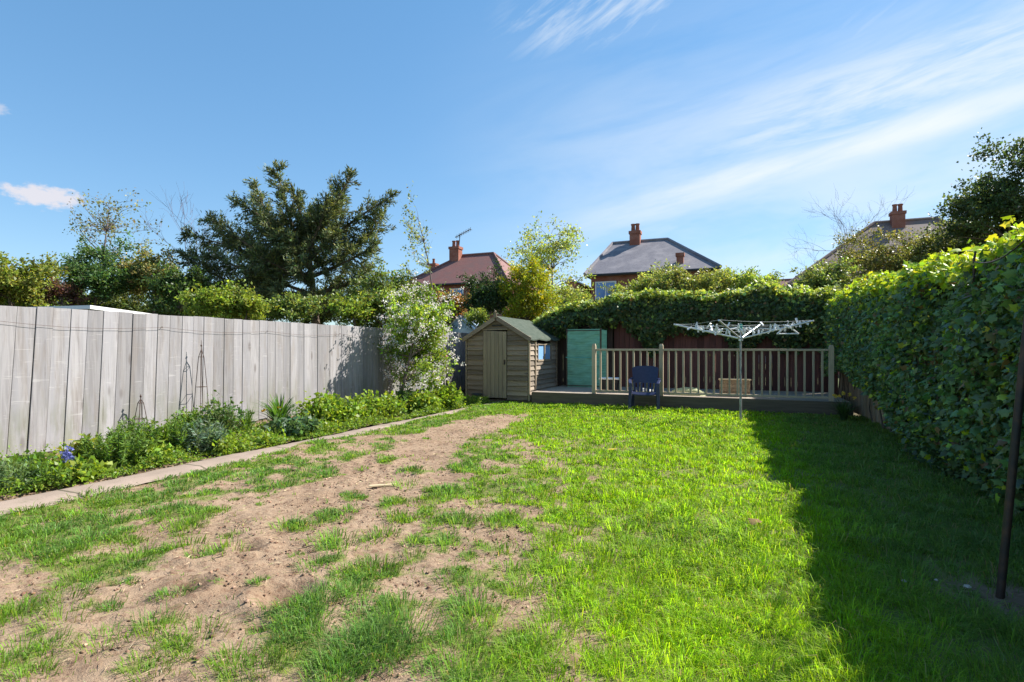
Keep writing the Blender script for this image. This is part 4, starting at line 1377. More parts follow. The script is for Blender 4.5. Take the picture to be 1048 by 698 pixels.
tb = thing('storage_box', 'low black box with a white lid behind the railing', 'box', (-2.85, 13.4, DZ))
b = MB(); b.hexa([(-.2, -.15, 0), (.2, -.15, 0), (.2, .15, 0), (-.2, .15, 0)], [(-.23, -.17, .3), (.23, -.17, .3), (.23, .17, .3), (-.23, .17, .3)]); b.build('bin', M['blackbox'], tb, bevel=.012)
b = MB(); b.box((-.25, -.19, .302), (.25, .19, .345)); b.build('lid', M['white'], tb, bevel=.012)

# folded pale green sheet, lit
def lumps(name, label, cat, loc, size, mat, seed, hgt):
    rr = np.random.default_rng(seed); n = 22
    u = np.linspace(-1, 1, n); A, B = np.meshgrid(u, u, indexing='ij')
    r = np.sqrt(A ** 2 + B ** 2)
    z = hgt * np.clip(1 - r ** 2.4, 0, 1) ** .6 * (.55 + .8 * fbm(A * 2 + seed, B * 2, 1.6, 4, seed)) 
    lim = np.maximum(1, r / (1.0))
    v = np.stack([A.ravel() / lim.ravel() * size[0], B.ravel() / lim.ravel() * size[1], z.ravel()], 1)
    ii = np.arange(n * n).reshape(n, n)
    f = np.stack([ii[:-1, :-1], ii[1:, :-1], ii[1:, 1:], ii[:-1, 1:]], -1).reshape(-1, 4)
    o = np_mesh(name, v, [f], mat); o.location = loc
    return tag(o, label, cat)


M['palegreen'] = plain_mat('pale_green_cloth', (.45, .47, .25), .8, var=.25, scale=5)
M['greycloth'] = plain_mat('grey_cloth', (.5, .52, .5), .8, var=.25, scale=5)
lumps('folded_sheet', 'crumpled pale green sheet on the deck behind the second railing post', 'sheet', (-.95, 13.0, DZ + .002), (.42, .2), M['palegreen'], 4, .18)
lumps('folded_sheet', 'small crumpled grey sheet on the deck behind the blue chair', 'sheet', (-1.85, 12.95, DZ + .002), (.3, .18), M['greycloth'], 9, .13)
tpz = thing('wooden_planter', 'small open wooden planter box behind the railing near the washing line', 'planter', (.05, 13.2, DZ))
b = MB()
for i in range(4): b.box((-.32, -.16, .02 + i * .085), (.32, -.14, .1 + i * .085)); b.box((-.32, .14, .02 + i * .085), (.32, .16, .1 + i * .085)); b.box((-.32, -.138, .02 + i * .085), (-.3, .138, .1 + i * .085)); b.box((.3, -.138, .02 + i * .085), (.32, .138, .1 + i * .085))
b.build('side_boards', M['brownfence'], tpz, bevel=.002)
b = MB(); b.box((-.34, -.18, .363), (.34, -.13, .385)); b.box((-.34, .13, .363), (.34, .18, .385)); b.build('top_rim', M['paleplank'], tpz, bevel=.003)
b = MB(); b.box((-.298, -.136, .03), (.298, .136, .33)); b.build('soil', bpy.data.materials['bed_soil'], tpz)

# ------------------------------------------------------------------ blue chair
def make_chair():
    t = thing('garden_chair', 'dark blue plastic armchair standing on the grass before the deck', 'chair', (-1.78, 11.95, .0), R_(6))
    m = M['bluechair']
    # seat faces -Y; width .52 at the seat, arms out to .64
    n = 9; vs, fs = [], []
    for j in range(n):
        q = j / (n - 1); y = -.24 + .46 * q
        for i in range(n):
            u = i / (n - 1) * 2 - 1
            vs.append((u * (.27 - .02 * q), y, .43 - .035 * q - .018 * (1 - u * u) - (.05 * max(0, .12 - q) / .12)))
    k = len(vs); vs += [(a, b, c - .022) for a, b, c in vs]
    for j in range(n - 1):
        for i in range(n - 1):
            a = j * n + i; f = (a, a + 1, a + n + 1, a + n); fs.append(f); fs.append(tuple(k + e for e in f[::-1]))
    for i in range(n - 1):
        fs.append((i + 1, i, k + i, k + i + 1)); a = (n - 1) * n + i; fs.append((a, a + 1, k + a + 1, k + a))
        a = i * n; fs.append((a, a + n, k + a + n, k + a)); a = i * n + n - 1; fs.append((a + n, a, k + a, k + a + n))
    MB().add(vs, fs).build('seat', m, t, smooth=True)

    def back_pt(u, z):  # curved back leaning backwards
        q = (z - .4) / .55
        return (u * (.245 + .05 * q), .2 + .14 * q + .05 * (1 - u * u), z)
    def strip(mb, u0, u1, z0, z1, nu=6, nz=5, top=None):
        vs, fs = [], []
        for j in range(nz + 1):
            for i in range(nu + 1):
                u = u0 + (u1 - u0) * i / nu; zt = z1 if top is None else top(u)
                vs.append(back_pt(u, z0 + (zt - z0) * j / nz))
        k = len(vs); vs += [(a, b + .02, c) for a, b, c in vs]; w = nu + 1
        for j in range(nz):
            for i in range(nu):
                a = j * w + i; f = (a, a + 1, a + w + 1, a + w); fs.append(f); fs.append(tuple(k + e for e in f[::-1]))
        for i in range(nu):
            fs.append((i + 1, i, k + i, k + i + 1)); a = nz * w + i; fs.append((a, a + 1, k + a + 1, k + a))
        for j in range(nz):
            a = j * w; fs.append((a, a + w, k + a + w, k + a)); a = j * w + nu; fs.append((a + w, a, k + a, k + a + w))
        mb.add(vs, fs)
    mb = MB()
    strip(mb, -1, 1, .585, .96, 14, 6, lambda u: .965 - .05 * abs(u) ** 4)
    for u in (-.9, -.6, -.3, 0, .3, .6, .9): strip(mb, u - .085, u + .085, .39, .583, 2, 3)
    mb.build('backrest', m, t, smooth=True)
    for sx in (-1, 1):
        pts = [(sx * .285, -.27, .6), (sx * .31, -.1, .655), (sx * .315, .1, .66), (sx * .29, .3, .69)]
        mb = MB()
        for a, b in zip(pts[:-1], pts[1:]): mb.bar(a, b, .062, .03)
        mb.build('armrest', m, t, bevel=.008)
        mb = MB(); mb.hexa([(sx * .30 - .035, -.33, -.015), (sx * .30 + .035, -.33, -.015), (sx * .30 + .035, -.27, -.015), (sx * .30 - .035, -.27, -.015)],
                           [(sx * .285 - .032, -.295, .615), (sx * .285 + .032, -.295, .615), (sx * .285 + .032, -.235, .615), (sx * .285 - .032, -.235, .615)]); mb.build('leg', m, t, bevel=.008)
        mb = MB(); mb.hexa([(sx * .28 - .03, .33, -.015), (sx * .28 + .03, .33, -.015), (sx * .28 + .03, .38, -.015), (sx * .28 - .03, .38, -.015)],
                           [(sx * .25 - .028, .2, .42), (sx * .25 + .028, .2, .42), (sx * .25 + .028, .25, .42), (sx * .25 - .028, .25, .42)]); mb.build('leg', m, t, bevel=.008)
        mb = MB(); mb.box((sx * .262 - .016, -.22, .375), (sx * .262 + .016, .2, .425)); mb.build('side_skirt', m, t, bevel=.006)


make_chair()

# ------------------------------------------------------------------ rotary airer
def make_airer():
    c = G(758, 430); c = np.array([c[0], c[1], 0.0])
    t = thing('rotary_airer', 'open metal rotary washing line standing at the edge of the hedge shadow', 'washing line', c)
    mb = MB(); mb.tube([(0, 0, -.1), (0, 0, .75)], .022, 10); mb.tube([(0, 0, .75), (0, 0, 1.5)], .019, 10); mb.tube([(0, 0, 1.48), (0, 0, 1.84)], .014, 10); mb.build('pole', M['polegrey'], t, smooth=True)
    mb = MB(); mb.tube([(0, 0, 1.5), (0, 0, 1.6)], .04, 12); mb.build('lower_hub', M['alu'], t, smooth=True)
    mb = MB(); mb.tube([(0, 0, 1.7), (0, 0, 1.82)], .03, 12); mb.build('upper_hub', M['green_plastic'], t, smooth=True)
    lat0, fw0 = .85, -.8
    tips = []
    for i, (l, f_) in enumerate(((.86, -.80), (.74, .88), (-1.12, .62), (-.72, -.88))):
        v = np.array([l * CT - f_ * ST, l * ST + f_ * CT, 0.]); v = v / np.linalg.norm(v[:2]) * 1.24
        tip = np.array([v[0], v[1], 1.84]); root = np.array([v[0] * .03, v[1] * .03, 1.55]); tips.append(tip)
        mb = MB(); mb.tube([root, tip], .016, 8); mb.build('arm', M['alu'], t, smooth=True)
        mid = root + (tip - root) * .52
        mb = MB(); mb.tube([(v[0] * .02, v[1] * .02, 1.76), mid], .007, 6); mb.build('strut', M['alu'], t, smooth=True)
    roots = [np.array([p[0] * .03, p[1] * .03, 1.55]) for p in tips]
    allp = []
    for k, s in enumerate((.5, .74, .985)):
        mb = MB()
        for i in range(4):
            a = roots[i] + (tips[i] - roots[i]) * s; j = (i + 1) % 4; b = roots[j] + (tips[j] - roots[j]) * s
            a = a + [0, 0, .012]; b = b + [0, 0, .012]
            pts = curve(a, b, -.02, 0, 8); mb.tube(pts, .0017, 4); allp.append(pts)
        mb.build('line', M['cord'], t)
    # pegs hang from the lines: things of their own
    proto = None
    spots = []
    for q in range(44):
        pts = allp[random.choice([0, 1, 2, 3, 4, 5, 6, 7, 8, 9, 10])]
        x = random.random() * 7; i = int(x); p = pts[i] + (pts[i + 1] - pts[i]) * (x - i)
        spots.append((p, math.atan2(*(pts[i + 1] - pts[i])[:2][::-1])))
    for p, a in spots:
        if proto is None:
            mb = MB(); mb.bar((-.004, .006, -.062), (-.004, .001, .02), .014, .008, up=(1, 0, 0)); mb.bar((-.004, -.006, -.062), (-.004, -.001, .02), .014, .008, up=(1, 0, 0)); mb.tube([(-.012, 0, -.012), (.008, 0, -.012)], .009, 8)
            o = proto = mb.build('clothes_peg', M['white'], None); o.scale = (1.5, 1.5, 1.5)
            tag(o, 'white plastic clothes peg clipped on a line of the rotary airer', 'peg', 'pegs on the washing line')
        else:
            o = proto.copy(); COL.objects.link(o)
        o.location = c + p; o.rotation_euler = (random.gauss(0, .5), random.gauss(0, .4), a)
        if random.random() < .25: o.rotation_euler[0] += math.pi
    # triangular white hanger below the right arm
    q = W(806, 333, 9.65)
    h = MB()
    A, B, C_ = np.array([0, 0, 0.]), np.array([-.19, 0, -.155]), np.array([.2, 0, -.15])
    for a, b in ((A, B), (B, C_), (C_, A)): h.tube([a, b], .013, 8)
    h.tube([(0, 0, 0), (0, 0, .035), (.02, 0, .055), (.012, 0, .08), (-.012, 0, .078)], .005, 6)
    o = h.build('coat_hanger', M['white'], None, smooth=True); o.location = q; o.rotation_euler = (0, 0, TH)
    tag(o, 'white triangular hanger hanging from the right arm of the rotary airer', 'hanger')
    return c


AIR = make_airer()

# ------------------------------------------------------------------ black post and its cable
pb = G(1022, 608)
tpost = thing('line_post', 'slim black metal post leaning outwards in the shaded grass at right', 'post', pb)
top = np.array([.188, .05, 2.02])
mb = MB(); mb.tube([(0, 0, -.1), top * .5, top], .0195, 10); mb.build('shaft', M['metal_dark'], tpost, smooth=True)
mb = MB(); mb.tube([top, top + np.array([.003, 0, .03])], [.024, .024], 10); mb.build('cap', M['metal_dark'], tpost, smooth=True)
hk = W(997, 268, 0.0)
# the cable starts at an iron hook rising out of the hedge
hx = 2.1
dd = hx / ((997 - 524) / F * CT - ST); hk = W(997, 268, dd)
mb = MB(); mb.tube([(0, 0, -.25), (0, 0, .02), (.01, 0, .10)], [.012, .012, .009], 6)
o = mb.build('line_hook', M['metal_dark'], None); o.location = hk; tag(o, 'short iron hook standing up from the ivy where the black line starts', 'hook')
mb = MB(); mb.tube(curve(hk - hk, pb + top - [0, 0, .01] - hk, -.03, 0, 14), .006, 6)
o = mb.build('washing_line', M['metal_dark'], None, smooth=True); o.location = hk; tag(o, 'black line strung from the ivy hedge to the leaning post', 'line')

# ------------------------------------------------------------------ obelisks in the bed
def obelisk(px, y, h, r, label):
    lat = (px - 524) / F
    x = -7.36
    # y along the bed for that bearing
    yy1 = x * (CT + ST * lat) / (lat * CT - ST)
    t = thing('plant_obelisk', label, 'plant support', (x, yy1, .08))
    for i in range(4):
        a = math.pi / 4 + i * math.pi / 2; mb = MB()
        mb.tube([(r * math.cos(a), r * math.sin(a), -.05), (r * .62 * math.cos(a), r * .62 * math.sin(a), h * .5), (r * .3 * math.cos(a), r * .3 * math.sin(a), h * .82), (0, 0, h * .9)], .0048, 5); mb.build('leg', M['metal_rust'], t, smooth=True)
    for s, q in ((.3, .82), (.62, .5), (.85, .22)):
        mb = MB(); pts = [(r * s * math.cos(math.pi / 4 + k * math.pi / 2), r * s * math.sin(math.pi / 4 + k * math.pi / 2), h * q) for k in range(5)]
        mb.tube(pts, .004, 5); mb.build('ring', M['metal_rust'], t, smooth=True)
    mb = MB(); mb.tube([(0, 0, h * .88), (0, 0, h)], [.006, .003], 6); mb.lathe([(.005, 0), (.012, .01), (.012, .02), (.004, .035)], (0, 0, h * .93), 8); mb.build('spike', M['metal_rust'], t, smooth=True)


obelisk(206, 0, 1.4, .12, 'tall rusty wire plant obelisk standing against the pale fence')
obelisk(144, 0, .66, .11, 'short rusty wire plant obelisk against the fence nearer the camera')

# ------------------------------------------------------------------ border plants
PGRP = 'border plants in front of the fence'


def bedpos(px, x, shift=True):
    lat = (px - 524) / F
    y = x * (CT + ST * lat) / (lat * CT - ST)
    if shift and x > -7.05:
        x = min(x + .22, path_l(y) - .2)
        y = x * (CT + ST * lat) / (lat * CT - ST)
    return x, y


def mound(px, x, r, h, leaf, pal, label, n=900, aspect=.75, name='leafy_plant', up=.5, flowers=None, d_=None):
    x, y = bedpos(px, x); base = np.array([x, y, bed_z(x, y)])
    t = thing(name, label, 'plant', base, 0, PGRP)
    k = max(6, int(14 * r / .3)); P, D = [], []
    sm = MB()
    for i in range(k * 3):
        a = random.random() * 6.28; q = random.random() ** .6
        tip = np.array([r * q * math.cos(a), r * q * math.sin(a), h * (1 - .55 * q * q) * random.uniform(.55, 1.05)])
        root = np.array([tip[0] * .35, tip[1] * .35, -.02])
        sm.tube([root, (root + tip) / 2 + [0, 0, .03], tip], [.006, .005, .003], 4)
        m = int(n * 1.5) // (k * 3)
        tt = .25 + .75 * rng.random((m, 1)) ** .6
        P.append(root + (tip - root) * tt + rng.normal(size=(m, 3)) * .05 * (r / .3)); out = unit((tip - root)[None])[0]
        D.append(unit(rdir(m) + np.array([math.cos(a), math.sin(a), 0]) * .5 + np.array([0, 0, up * .5])))
    sm.build('stems', M['stem'], t)
    P = np.concatenate(P); P[:, 2] = np.maximum(P[:, 2], .01); D = np.concatenate(D); m = len(P); L = leaf * .78 * (.5 + .9 * rng.random(m))
    v, f = diamonds(P, D, L, L * aspect, rng.random(m) * 6.28, .2)
    np_mesh('leaves', v, [f], M['leaf'], t, np.repeat(jitter_cols(m, pal, .09, .22), 4, 0))
    if flowers:
        cnt, hgt, c, fs, flab = flowers
        for i in range(cnt):
            a = random.random() * 6.28; q = random.random() * r * .8
            b = np.array([q * math.cos(a), q * math.sin(a), hgt])
            Pf = b + rng.normal(size=(26, 3)) * np.array([.017, .017, .034]) * fs
            v, f = diamonds(Pf, rdir(26), .035 * fs, .03 * fs, rng.random(26) * 6.28)
            fl = np_mesh('flower_head', v, [f], M['petal'], t, np.repeat(jitter_cols(26, c, .05, .15), 4, 0))
    return t


def feathery(px, x, r, h, pal, label, stems=55, name='feathery_plant', nl=.06):
    x, y = bedpos(px, x); base = np.array([x, y, bed_z(x, y)])
    t = thing(name, label, 'plant', base, 0, PGRP)
    sm = MB(); P, D = [], []
    for i in range(stems):
        a = random.random() * 6.28; q = random.random() ** .6 * r
        hh_ = h * random.uniform(.6, 1.05) * (1 - .3 * (q / r) ** 2)
        root = np.array([q * .5 * math.cos(a), q * .5 * math.sin(a), -.02]); tip = np.array([q * math.cos(a), q * math.sin(a), hh_])
        sm.tube([root, (root + tip) / 2 + [0, 0, .02], tip], [.005, .004, .002], 3)
        m = int(46 * h / .4) + 6; tt = .2 + .82 * rng.random((m, 1))
        P.append(root + (tip - root) * tt); D.append(unit(rdir(m) + np.array([0, 0, .55])))
    sm.build('stems', M['stem'], t)
    P = np.concatenate(P); D = np.concatenate(D); m = len(P); L = nl * (.6 + .7 * rng.random(m))
    v, f = diamonds(P, D, L, L * .2, rng.random(m) * 6.28, .1)
    np_mesh('leaves', v, [f], M['leaf'], t, np.repeat(jitter_cols(m, pal, .08, .22), 4, 0))


def strap(px, x, r, h, pal, label, n=90, w=.022, name='strap_leaf_plant', flowers=0, base=None, fcol=((.8, .5, .04),), group=PGRP, fl_h=.55):
    if base is None:
        x, y = bedpos(px, x); base = np.array([x, y, bed_z(x, y)])
    t = thing(name, label, 'plant', base, 0, group)
    vs, fs, cs = [], [], []
    pal = np.array(pal)
    for i in range(n):
        a = random.random() * 6.28; q = random.random() ** .8; hh_ = h * random.uniform(.65, 1.05)
        c = pal[random.randrange(len(pal))] * random.uniform(.7, 1.3)
        d = np.array([math.cos(a), math.sin(a), 0]); s = np.array([-d[1], d[0], 0]) * w * random.uniform(.7, 1.1)
        k = len(vs) * 1; b = d * .05 * random.random()
        st = len(vs)
        for j in range(6):
            u = j / 5; p = b + d * r * q * u ** 1.8 + np.array([0, 0, hh_ * (u - .32 * q * u ** 3)]); ww = (1 - u ** 2.5) * .5 + .02
            vs += [p - s * ww, p + s * ww]; cs += [c, c]
        for j in range(5): fs.append((st + 2 * j, st + 2 * j + 1, st + 2 * j + 3, st + 2 * j + 2))
    np_mesh('leaves', np.array(vs), [np.array(fs)], M['leaf'], t, np.array(cs))
    for i in range(flowers):
        a = random.random() * 6.28; q = r * .6 * random.random(); p = np.array([q * math.cos(a), q * math.sin(a), h * random.uniform(fl_h - .1, fl_h + .1)])
        m = 14; v, f = diamonds(p + np.zeros((m, 3)), unit(rdir(m) + np.array([-ST * -.6, -CT * .6, .3])), .045, .03, rng.random(m) * 6.28)
        o = np_mesh('flower', v, [f], M['petal'], t, np.repeat(jitter_cols(m, fcol, .04, .1), 4, 0))
    return t


M['stem'] = plain_mat('plant_stem', (.12, .16, .05), .8)
LIME = ((.21, .32, .03), (.17, .28, .035), (.25, .34, .05)); MID = ((.12, .22, .04), (.15, .25, .045)); GREY = ((.16, .25, .10), (.13, .22, .085), (.19, .27, .13)); DEEP = ((.07, .14, .03), (.09, .17, .035))
feathery(-30, -6.75, .3, .26, GREY, 'grey green feathery plant half out of the picture beside the path')
feathery(12, -6.5, .3, .25, GREY, 'grey green feathery plant first along the path from the left')
feathery(45, -6.4, .28, .24, MID, 'fine leaved green plant at the path edge left of the blue flowers')
mound(25, -6.95, .26, .14, .07, MID, 'leafy green plant beneath the gap under the fence boards', 700)
mound(72, -6.32, .24, .24, .09, LIME, 'broad leaved lime plant with two blue flower heads', 500, .6, 'flowering_plant', flowers=(4, .27, ((.2, .22, .55), (.28, .3, .62)), 1.0, 'upright violet blue flower heads'))
mound(88, -6.8, .22, .34, .1, ((.3, .32, .05), (.2, .28, .05)), 'yellowing broad leaved plant behind the blue flowers', 380, .4)
mound(92, -6.35, .16, .14, .08, LIME, 'low light green rosette on the path edge beside the blue flowers', 260)
feathery(118, -6.6, .34, .42, MID, 'bushy bright green feathery plant right of the blue flowers', 75)
feathery(140, -6.8, .3, .46, MID, 'tall feathery plant in front of the short obelisk', 60)
mound(158, -6.4, .22, .2, .075, LIME, 'low lime plant with broad leaves spilling onto the path', 420)
mound(165, -6.8, .28, .32, .07, LIME, 'yellow green leafy plant between the two obelisks', 700)
feathery(182, -6.65, .26, .44, MID, 'slender leaved green plant left of the grey spiky clump', 55)
feathery(207, -6.5, .3, .42, ((.135, .215, .14), (.165, .235, .16)), 'blue grey spiky clump near the tall obelisk foot', 70, nl=.08)
mound(196, -7.1, .26, .4, .07, MID, 'green plant right behind the blue grey spiky clump', 600)
mound(228, -6.95, .36, .62, .08, ((.09, .17, .05), (.13, .2, .06)), 'tall loose plant with small leaves right of the tall obelisk', 700, .5)
mound(232, -6.35, .3, .16, .06, LIME, 'low yellow green ground hugging plant by the path bend', 700)
strap(252, -6.75, .3, .5, ((.1, .19, .03), (.14, .24, .04)), 'light green strap leaved clump left of the large dark one', 60)
strap(286, -6.85, .48, .62, ((.06, .14, .025), (.09, .19, .035)), 'large dark green clump of upright strap leaves with yellow buds', 120, .035, flowers=3)
mound(300, -6.45, .34, .34, .1, ((.09, .17, .08), (.11, .19, .1)), 'blue green broad leaved plant below the dark strap clump', 520)
mound(328, -6.85, .38, .46, .09, LIME, 'leafy lime bush right of the dark strap clump', 1000)
mound(330, -6.3, .26, .18, .06, LIME, 'low lime edging plant beneath the leafy lime bush', 500)
mound(352, -6.6, .42, .42, .09, LIME, 'big bright lime leafy bush in the middle of the bed', 1300)
mound(378, -6.6, .42, .42, .09, LIME, 'rounded lime leafy bush left of the blossom tree', 1100)
mound(398, -6.45, .34, .40, .08, LIME, 'lime leafy bush just in front of the blossom tree trunk', 900)
mound(416, -6.7, .34, .5, .07, DEEP, 'darker green bush at the foot of the blossom tree', 800)
mound(434, -6.25, .36, .46, .09, LIME, 'lime leafy bush right of the blossom tree foot', 900)
mound(447, -6.45, .36, .55, .09, LIME, 'second last lime bush in the bed before the shed', 900)
mound(460, -6.2, .32, .5, .1, LIME, 'last lime leafy bush in the bed closest to the shed', 800)
mound(456, -7.2, .2, 1.25, .07, ((.1, .12, .05), (.14, .1, .06)), 'thin shrub with pink flowers in front of the dark fence end', 160, .5, 'flowering_shrub', flowers=(5, 1.1, ((.7, .25, .35), (.75, .4, .45)), 1.1, 'pink flower clusters'))
mound(270, -6.3, .3, .13, .06, LIME, 'low creeping plant along the path below the strap leaved clumps', 550)
# low ground cover nobody could count
N = 46000
y = rng.uniform(1.6, 12.2, N); x = path_l(y) + .01 - np.abs(rng.normal(0, .55, N)); k = x > -7.4; x, y = x[k], y[k]
k = fbm(x, y, 3.2, 3, 81) > .36; x, y = x[k], y[k]; n = len(x)
P = np.stack([x, y, .1 * sstep(-6.0, -7.0, x) + .02 + .17 * rng.random(n) * sstep(.45, .7, fbm(x, y, 3.2, 3, 81))], 1)
L = .03 * (.5 + .9 * rng.random(n))
v, f = diamonds(P, unit(rdir(n) + np.array([0, 0, .5])), L, L * .7, rng.random(n) * 6.28, .2)
tag(np_mesh('ground_cover', v, [f], M['leaf'], None, np.repeat(jitter_cols(n, LIME + MID, .08, .22), 4, 0)), 'low leafy ground cover filling the flower bed between the plants', 'ground cover', kind='stuff')
# daffodils in the far right corner
strap(0, 0, .42, .46, ((.06, .11, .035), (.08, .14, .045)), 'clump of yellow daffodils in the shady corner beside the deck', 110, .02, 'daffodil_clump', 7, base=np.array([1.95, 11.75, 0.0]), fcol=((.9, .66, .12),), group=None, fl_h=1.0)

# ------------------------------------------------------------------ trees
def gbase(px, d):
    p = W(px, 357, d); p[2] = -.09; return p


# apple tree in the bed
ab = np.array([-6.75, 10.9, .05]); ab[:2] = bedpos(406, -6.8, False)
ac = W(428, 344, 12.3)
broadleaf('blossom_tree', 'small fruit tree covered in white blossom in the bed against the fence', ab, ac, (.9, .85, 1.28), 46, .31, 260, .07, ((.16, .23, .03), (.19, .26, .045), (.13, .2, .03)), .045, .8, cat='tree',
          blossom=((.8, .77, .72), (.78, .7, .68)), blossom_n=5000, shell=.45, bottom=-.95)

# tall slim shoots behind it
sb = gbase(430, 14.5)
broadleaf('slender_tree', 'tall slender half bare tree rising above the blossom tree', sb, W(428, 255, 14.5), (.5, .5, 1.5), 26, .2, 26, .07, ((.12, .15, .05), (.16, .18, .07)), .04, .9, twigs=3, barkmat='twig', bottom=-.6, up=1.0)
# bush on top of the fence left of the apple
broadleaf('bushy_tree', 'olive green bushy tree between the big conifer and the blossom tree', gbase(395, 14), W(392, 305, 14), (.85, .8, .85), 40, .32, 260, .07, ((.09, .13, .03), (.13, .165, .05), (.075, .11, .03)), .07)

# big multi-stemmed conifer beyond the fence
cd = 15.5
cb = gbase(330, cd)
tg = [(283, 172, 0, .5), (262, 190, .6, .5), (240, 205, -.5, .5), (215, 225, .3, .45), (193, 240, 0, .4), (190, 262, -.8, .35), (205, 285, .6, .3), (230, 300, -.4, .25), (300, 195, -.3, .6),
      (318, 215, .5, .6), (335, 205, -.4, .6), (360, 180, 0, .65), (352, 198, .4, .6), (345, 240, -.8, .5), (402, 200, 0, .55), (392, 220, .4, .5), (385, 250, -.5, .45), (378, 275, .3, .35), (365, 300, -.6, .25),
      (290, 240, -1.0, .5), (260, 260, -1.1, .4), (305, 270, -1.2, .4), (285, 300, -.9, .3), (255, 285, 1.0, .3), (325, 300, -1.0, .25), (345, 285, 1.0, .3), (240, 240, .9, .45), (270, 220, -.7, .5), (215, 262, -.9, .35), (310, 235, .8, .5)]
limbs = []
trunk_top = W(312, 225, cd)
for (px, py, dz, f0) in tg:
    b = W(px, py, cd + dz); tt = .25 + f0 * .95
    a = cb + (trunk_top - cb) * min(tt, .98)
    limbs.append((a, b, .06))
conifer('conifer_tree', 'large dark spreading conifer with ragged upright leaders beyond the left fence', cb, limbs, ((.12, .155, .07), (.15, .185, .075), (.2, .22, .085), (.085, .12, .06)), trunk_top=trunk_top, nl=.12, blen=.85)

G1 = 'trees beyond the left fence'
broadleaf('leafy_tree', 'yellow green rounded tree at the far left above the fence', gbase(5, 13), W(2, 292, 13), (1.0, 1.0, .8), 50, .32, 260, .08, ((.13, .15, .025), (.10, .13, .025), (.16, .17, .04)), .08, group=G1)
broadleaf('dark_shrub', 'small reddish brown shrub showing over the pale fence at left', gbase(60, 14), W(58, 304, 14), (.55, .5, .35), 20, .22, 150, .06, ((.11, .05, .05), (.09, .06, .04)), .04, group=G1, cat='shrub', barkmat='pinktwig')
broadleaf('leafy_tree', 'mid green tree left of the tawny bush beyond the fence', gbase(105, 15), W(108, 282, 15), (.95, .9, .85), 52, .32, 250, .07, ((.05, .095, .03), (.07, .12, .04), (.04, .08, .03)), .08, group=G1)
broadleaf('sparse_tree', 'tall sparse tree with few small leaves against the sky at left', gbase(110, 17.5), W(112, 232, 17.5), (1.5, 1.2, 1.1), 40, .38, 26, .085, ((.10, .10, .045), (.09, .11, .06), (.13, .12, .05)), .06, group=G1, barkmat='twig', bottom=-.7)
broadleaf('tawny_bush', 'tawny yellow flowering bush beside the big conifer', gbase(155, 15.5), W(158, 284, 15.5), (.95, .8, .85), 46, .32, 240, .07, ((.2, .18, .06), (.12, .14, .035), (.26, .22, .1), (.09, .11, .03)), .06, group=G1, cat='shrub')
broadleaf('leafy_shrub', 'dark leafy shrub under the left side of the big conifer', gbase(190, 14), W(186, 300, 14), (.8, .6, .6), 36, .3, 230, .07, ((.045, .075, .02), (.06, .1, .03)), .05, group=G1, cat='shrub')
broadleaf('leafy_shrub', 'bright lime shrub peeping over the fence below the conifer', gbase(225, 12.2), W(218, 312, 12.2), (.6, .5, .4), 26, .25, 200, .07, ((.15, .2, .03), (.11, .16, .025)), .05, group=G1, cat='shrub')
broadleaf('leafy_shrub', 'small yellow green shrub over the fence at the conifer middle', gbase(255, 12.4), W(252, 314, 12.4), (.4, .4, .4), 20, .22, 190, .07, ((.16, .19, .03), (.12, .16, .03)), .05, group=G1, cat='shrub')
broadleaf('leafy_shrub', 'pale green shrub over the fence beneath the conifer trunk', gbase(310, 13.2), W(303, 318, 13.2), (.65, .5, .32), 26, .24, 190, .07, ((.13, .17, .05), (.1, .14, .04)), .05, group=G1, cat='shrub')
broadleaf('leafy_shrub', 'lime shrub over the fence right of the conifer trunk', gbase(362, 13), W(360, 320, 13), (.55, .5, .32), 24, .24, 190, .07, ((.15, .19, .03), (.1, .15, .03)), .05, group=G1, cat='shrub')
bare_tree('bare_tree', 'leafless bluish twiggy tree crown behind the big conifer', gbase(222, 20), 6.6, .42, 5, .04, 'pinktwig', 6)
bare_tree('bare_tree', 'leafless twiggy tree at the left picture edge', gbase(-14, 19), 5.2, .42, 5, .06, 'pinktwig', 8)

FILL = ((30, 15.5, 318, 1.0, 'dull green bush low behind the fence at far left'), (130, 17, 316, 1.2, 'dark bush low behind the tawny bush'), (85, 16.5, 318, 1.0, 'dark bush low behind the white roof edge'),
        (190, 17.5, 316, 1.1, 'dark bush low behind the left conifer boughs'), (250, 18, 314, 1.3, 'shadowy bush low behind the conifer middle'), (320, 18, 314, 1.3, 'shadowy bush low behind the conifer trunk'), (385, 17, 318, 1.1, 'shadowy bush low behind the olive tree'), (440, 18, 326, .8, 'small dark bush low behind the blossom tree'))
for px, d, py, r, lab in FILL:
    broadleaf('dense_bush', lab, gbase(px, d), W(px, py, d), (r, .7, .72), 40, .34, 220, .09, ((.045, .065, .022), (.06, .085, .028), (.08, .1, .03)), .06, group=G1, cat='shrub', bottom=-1)

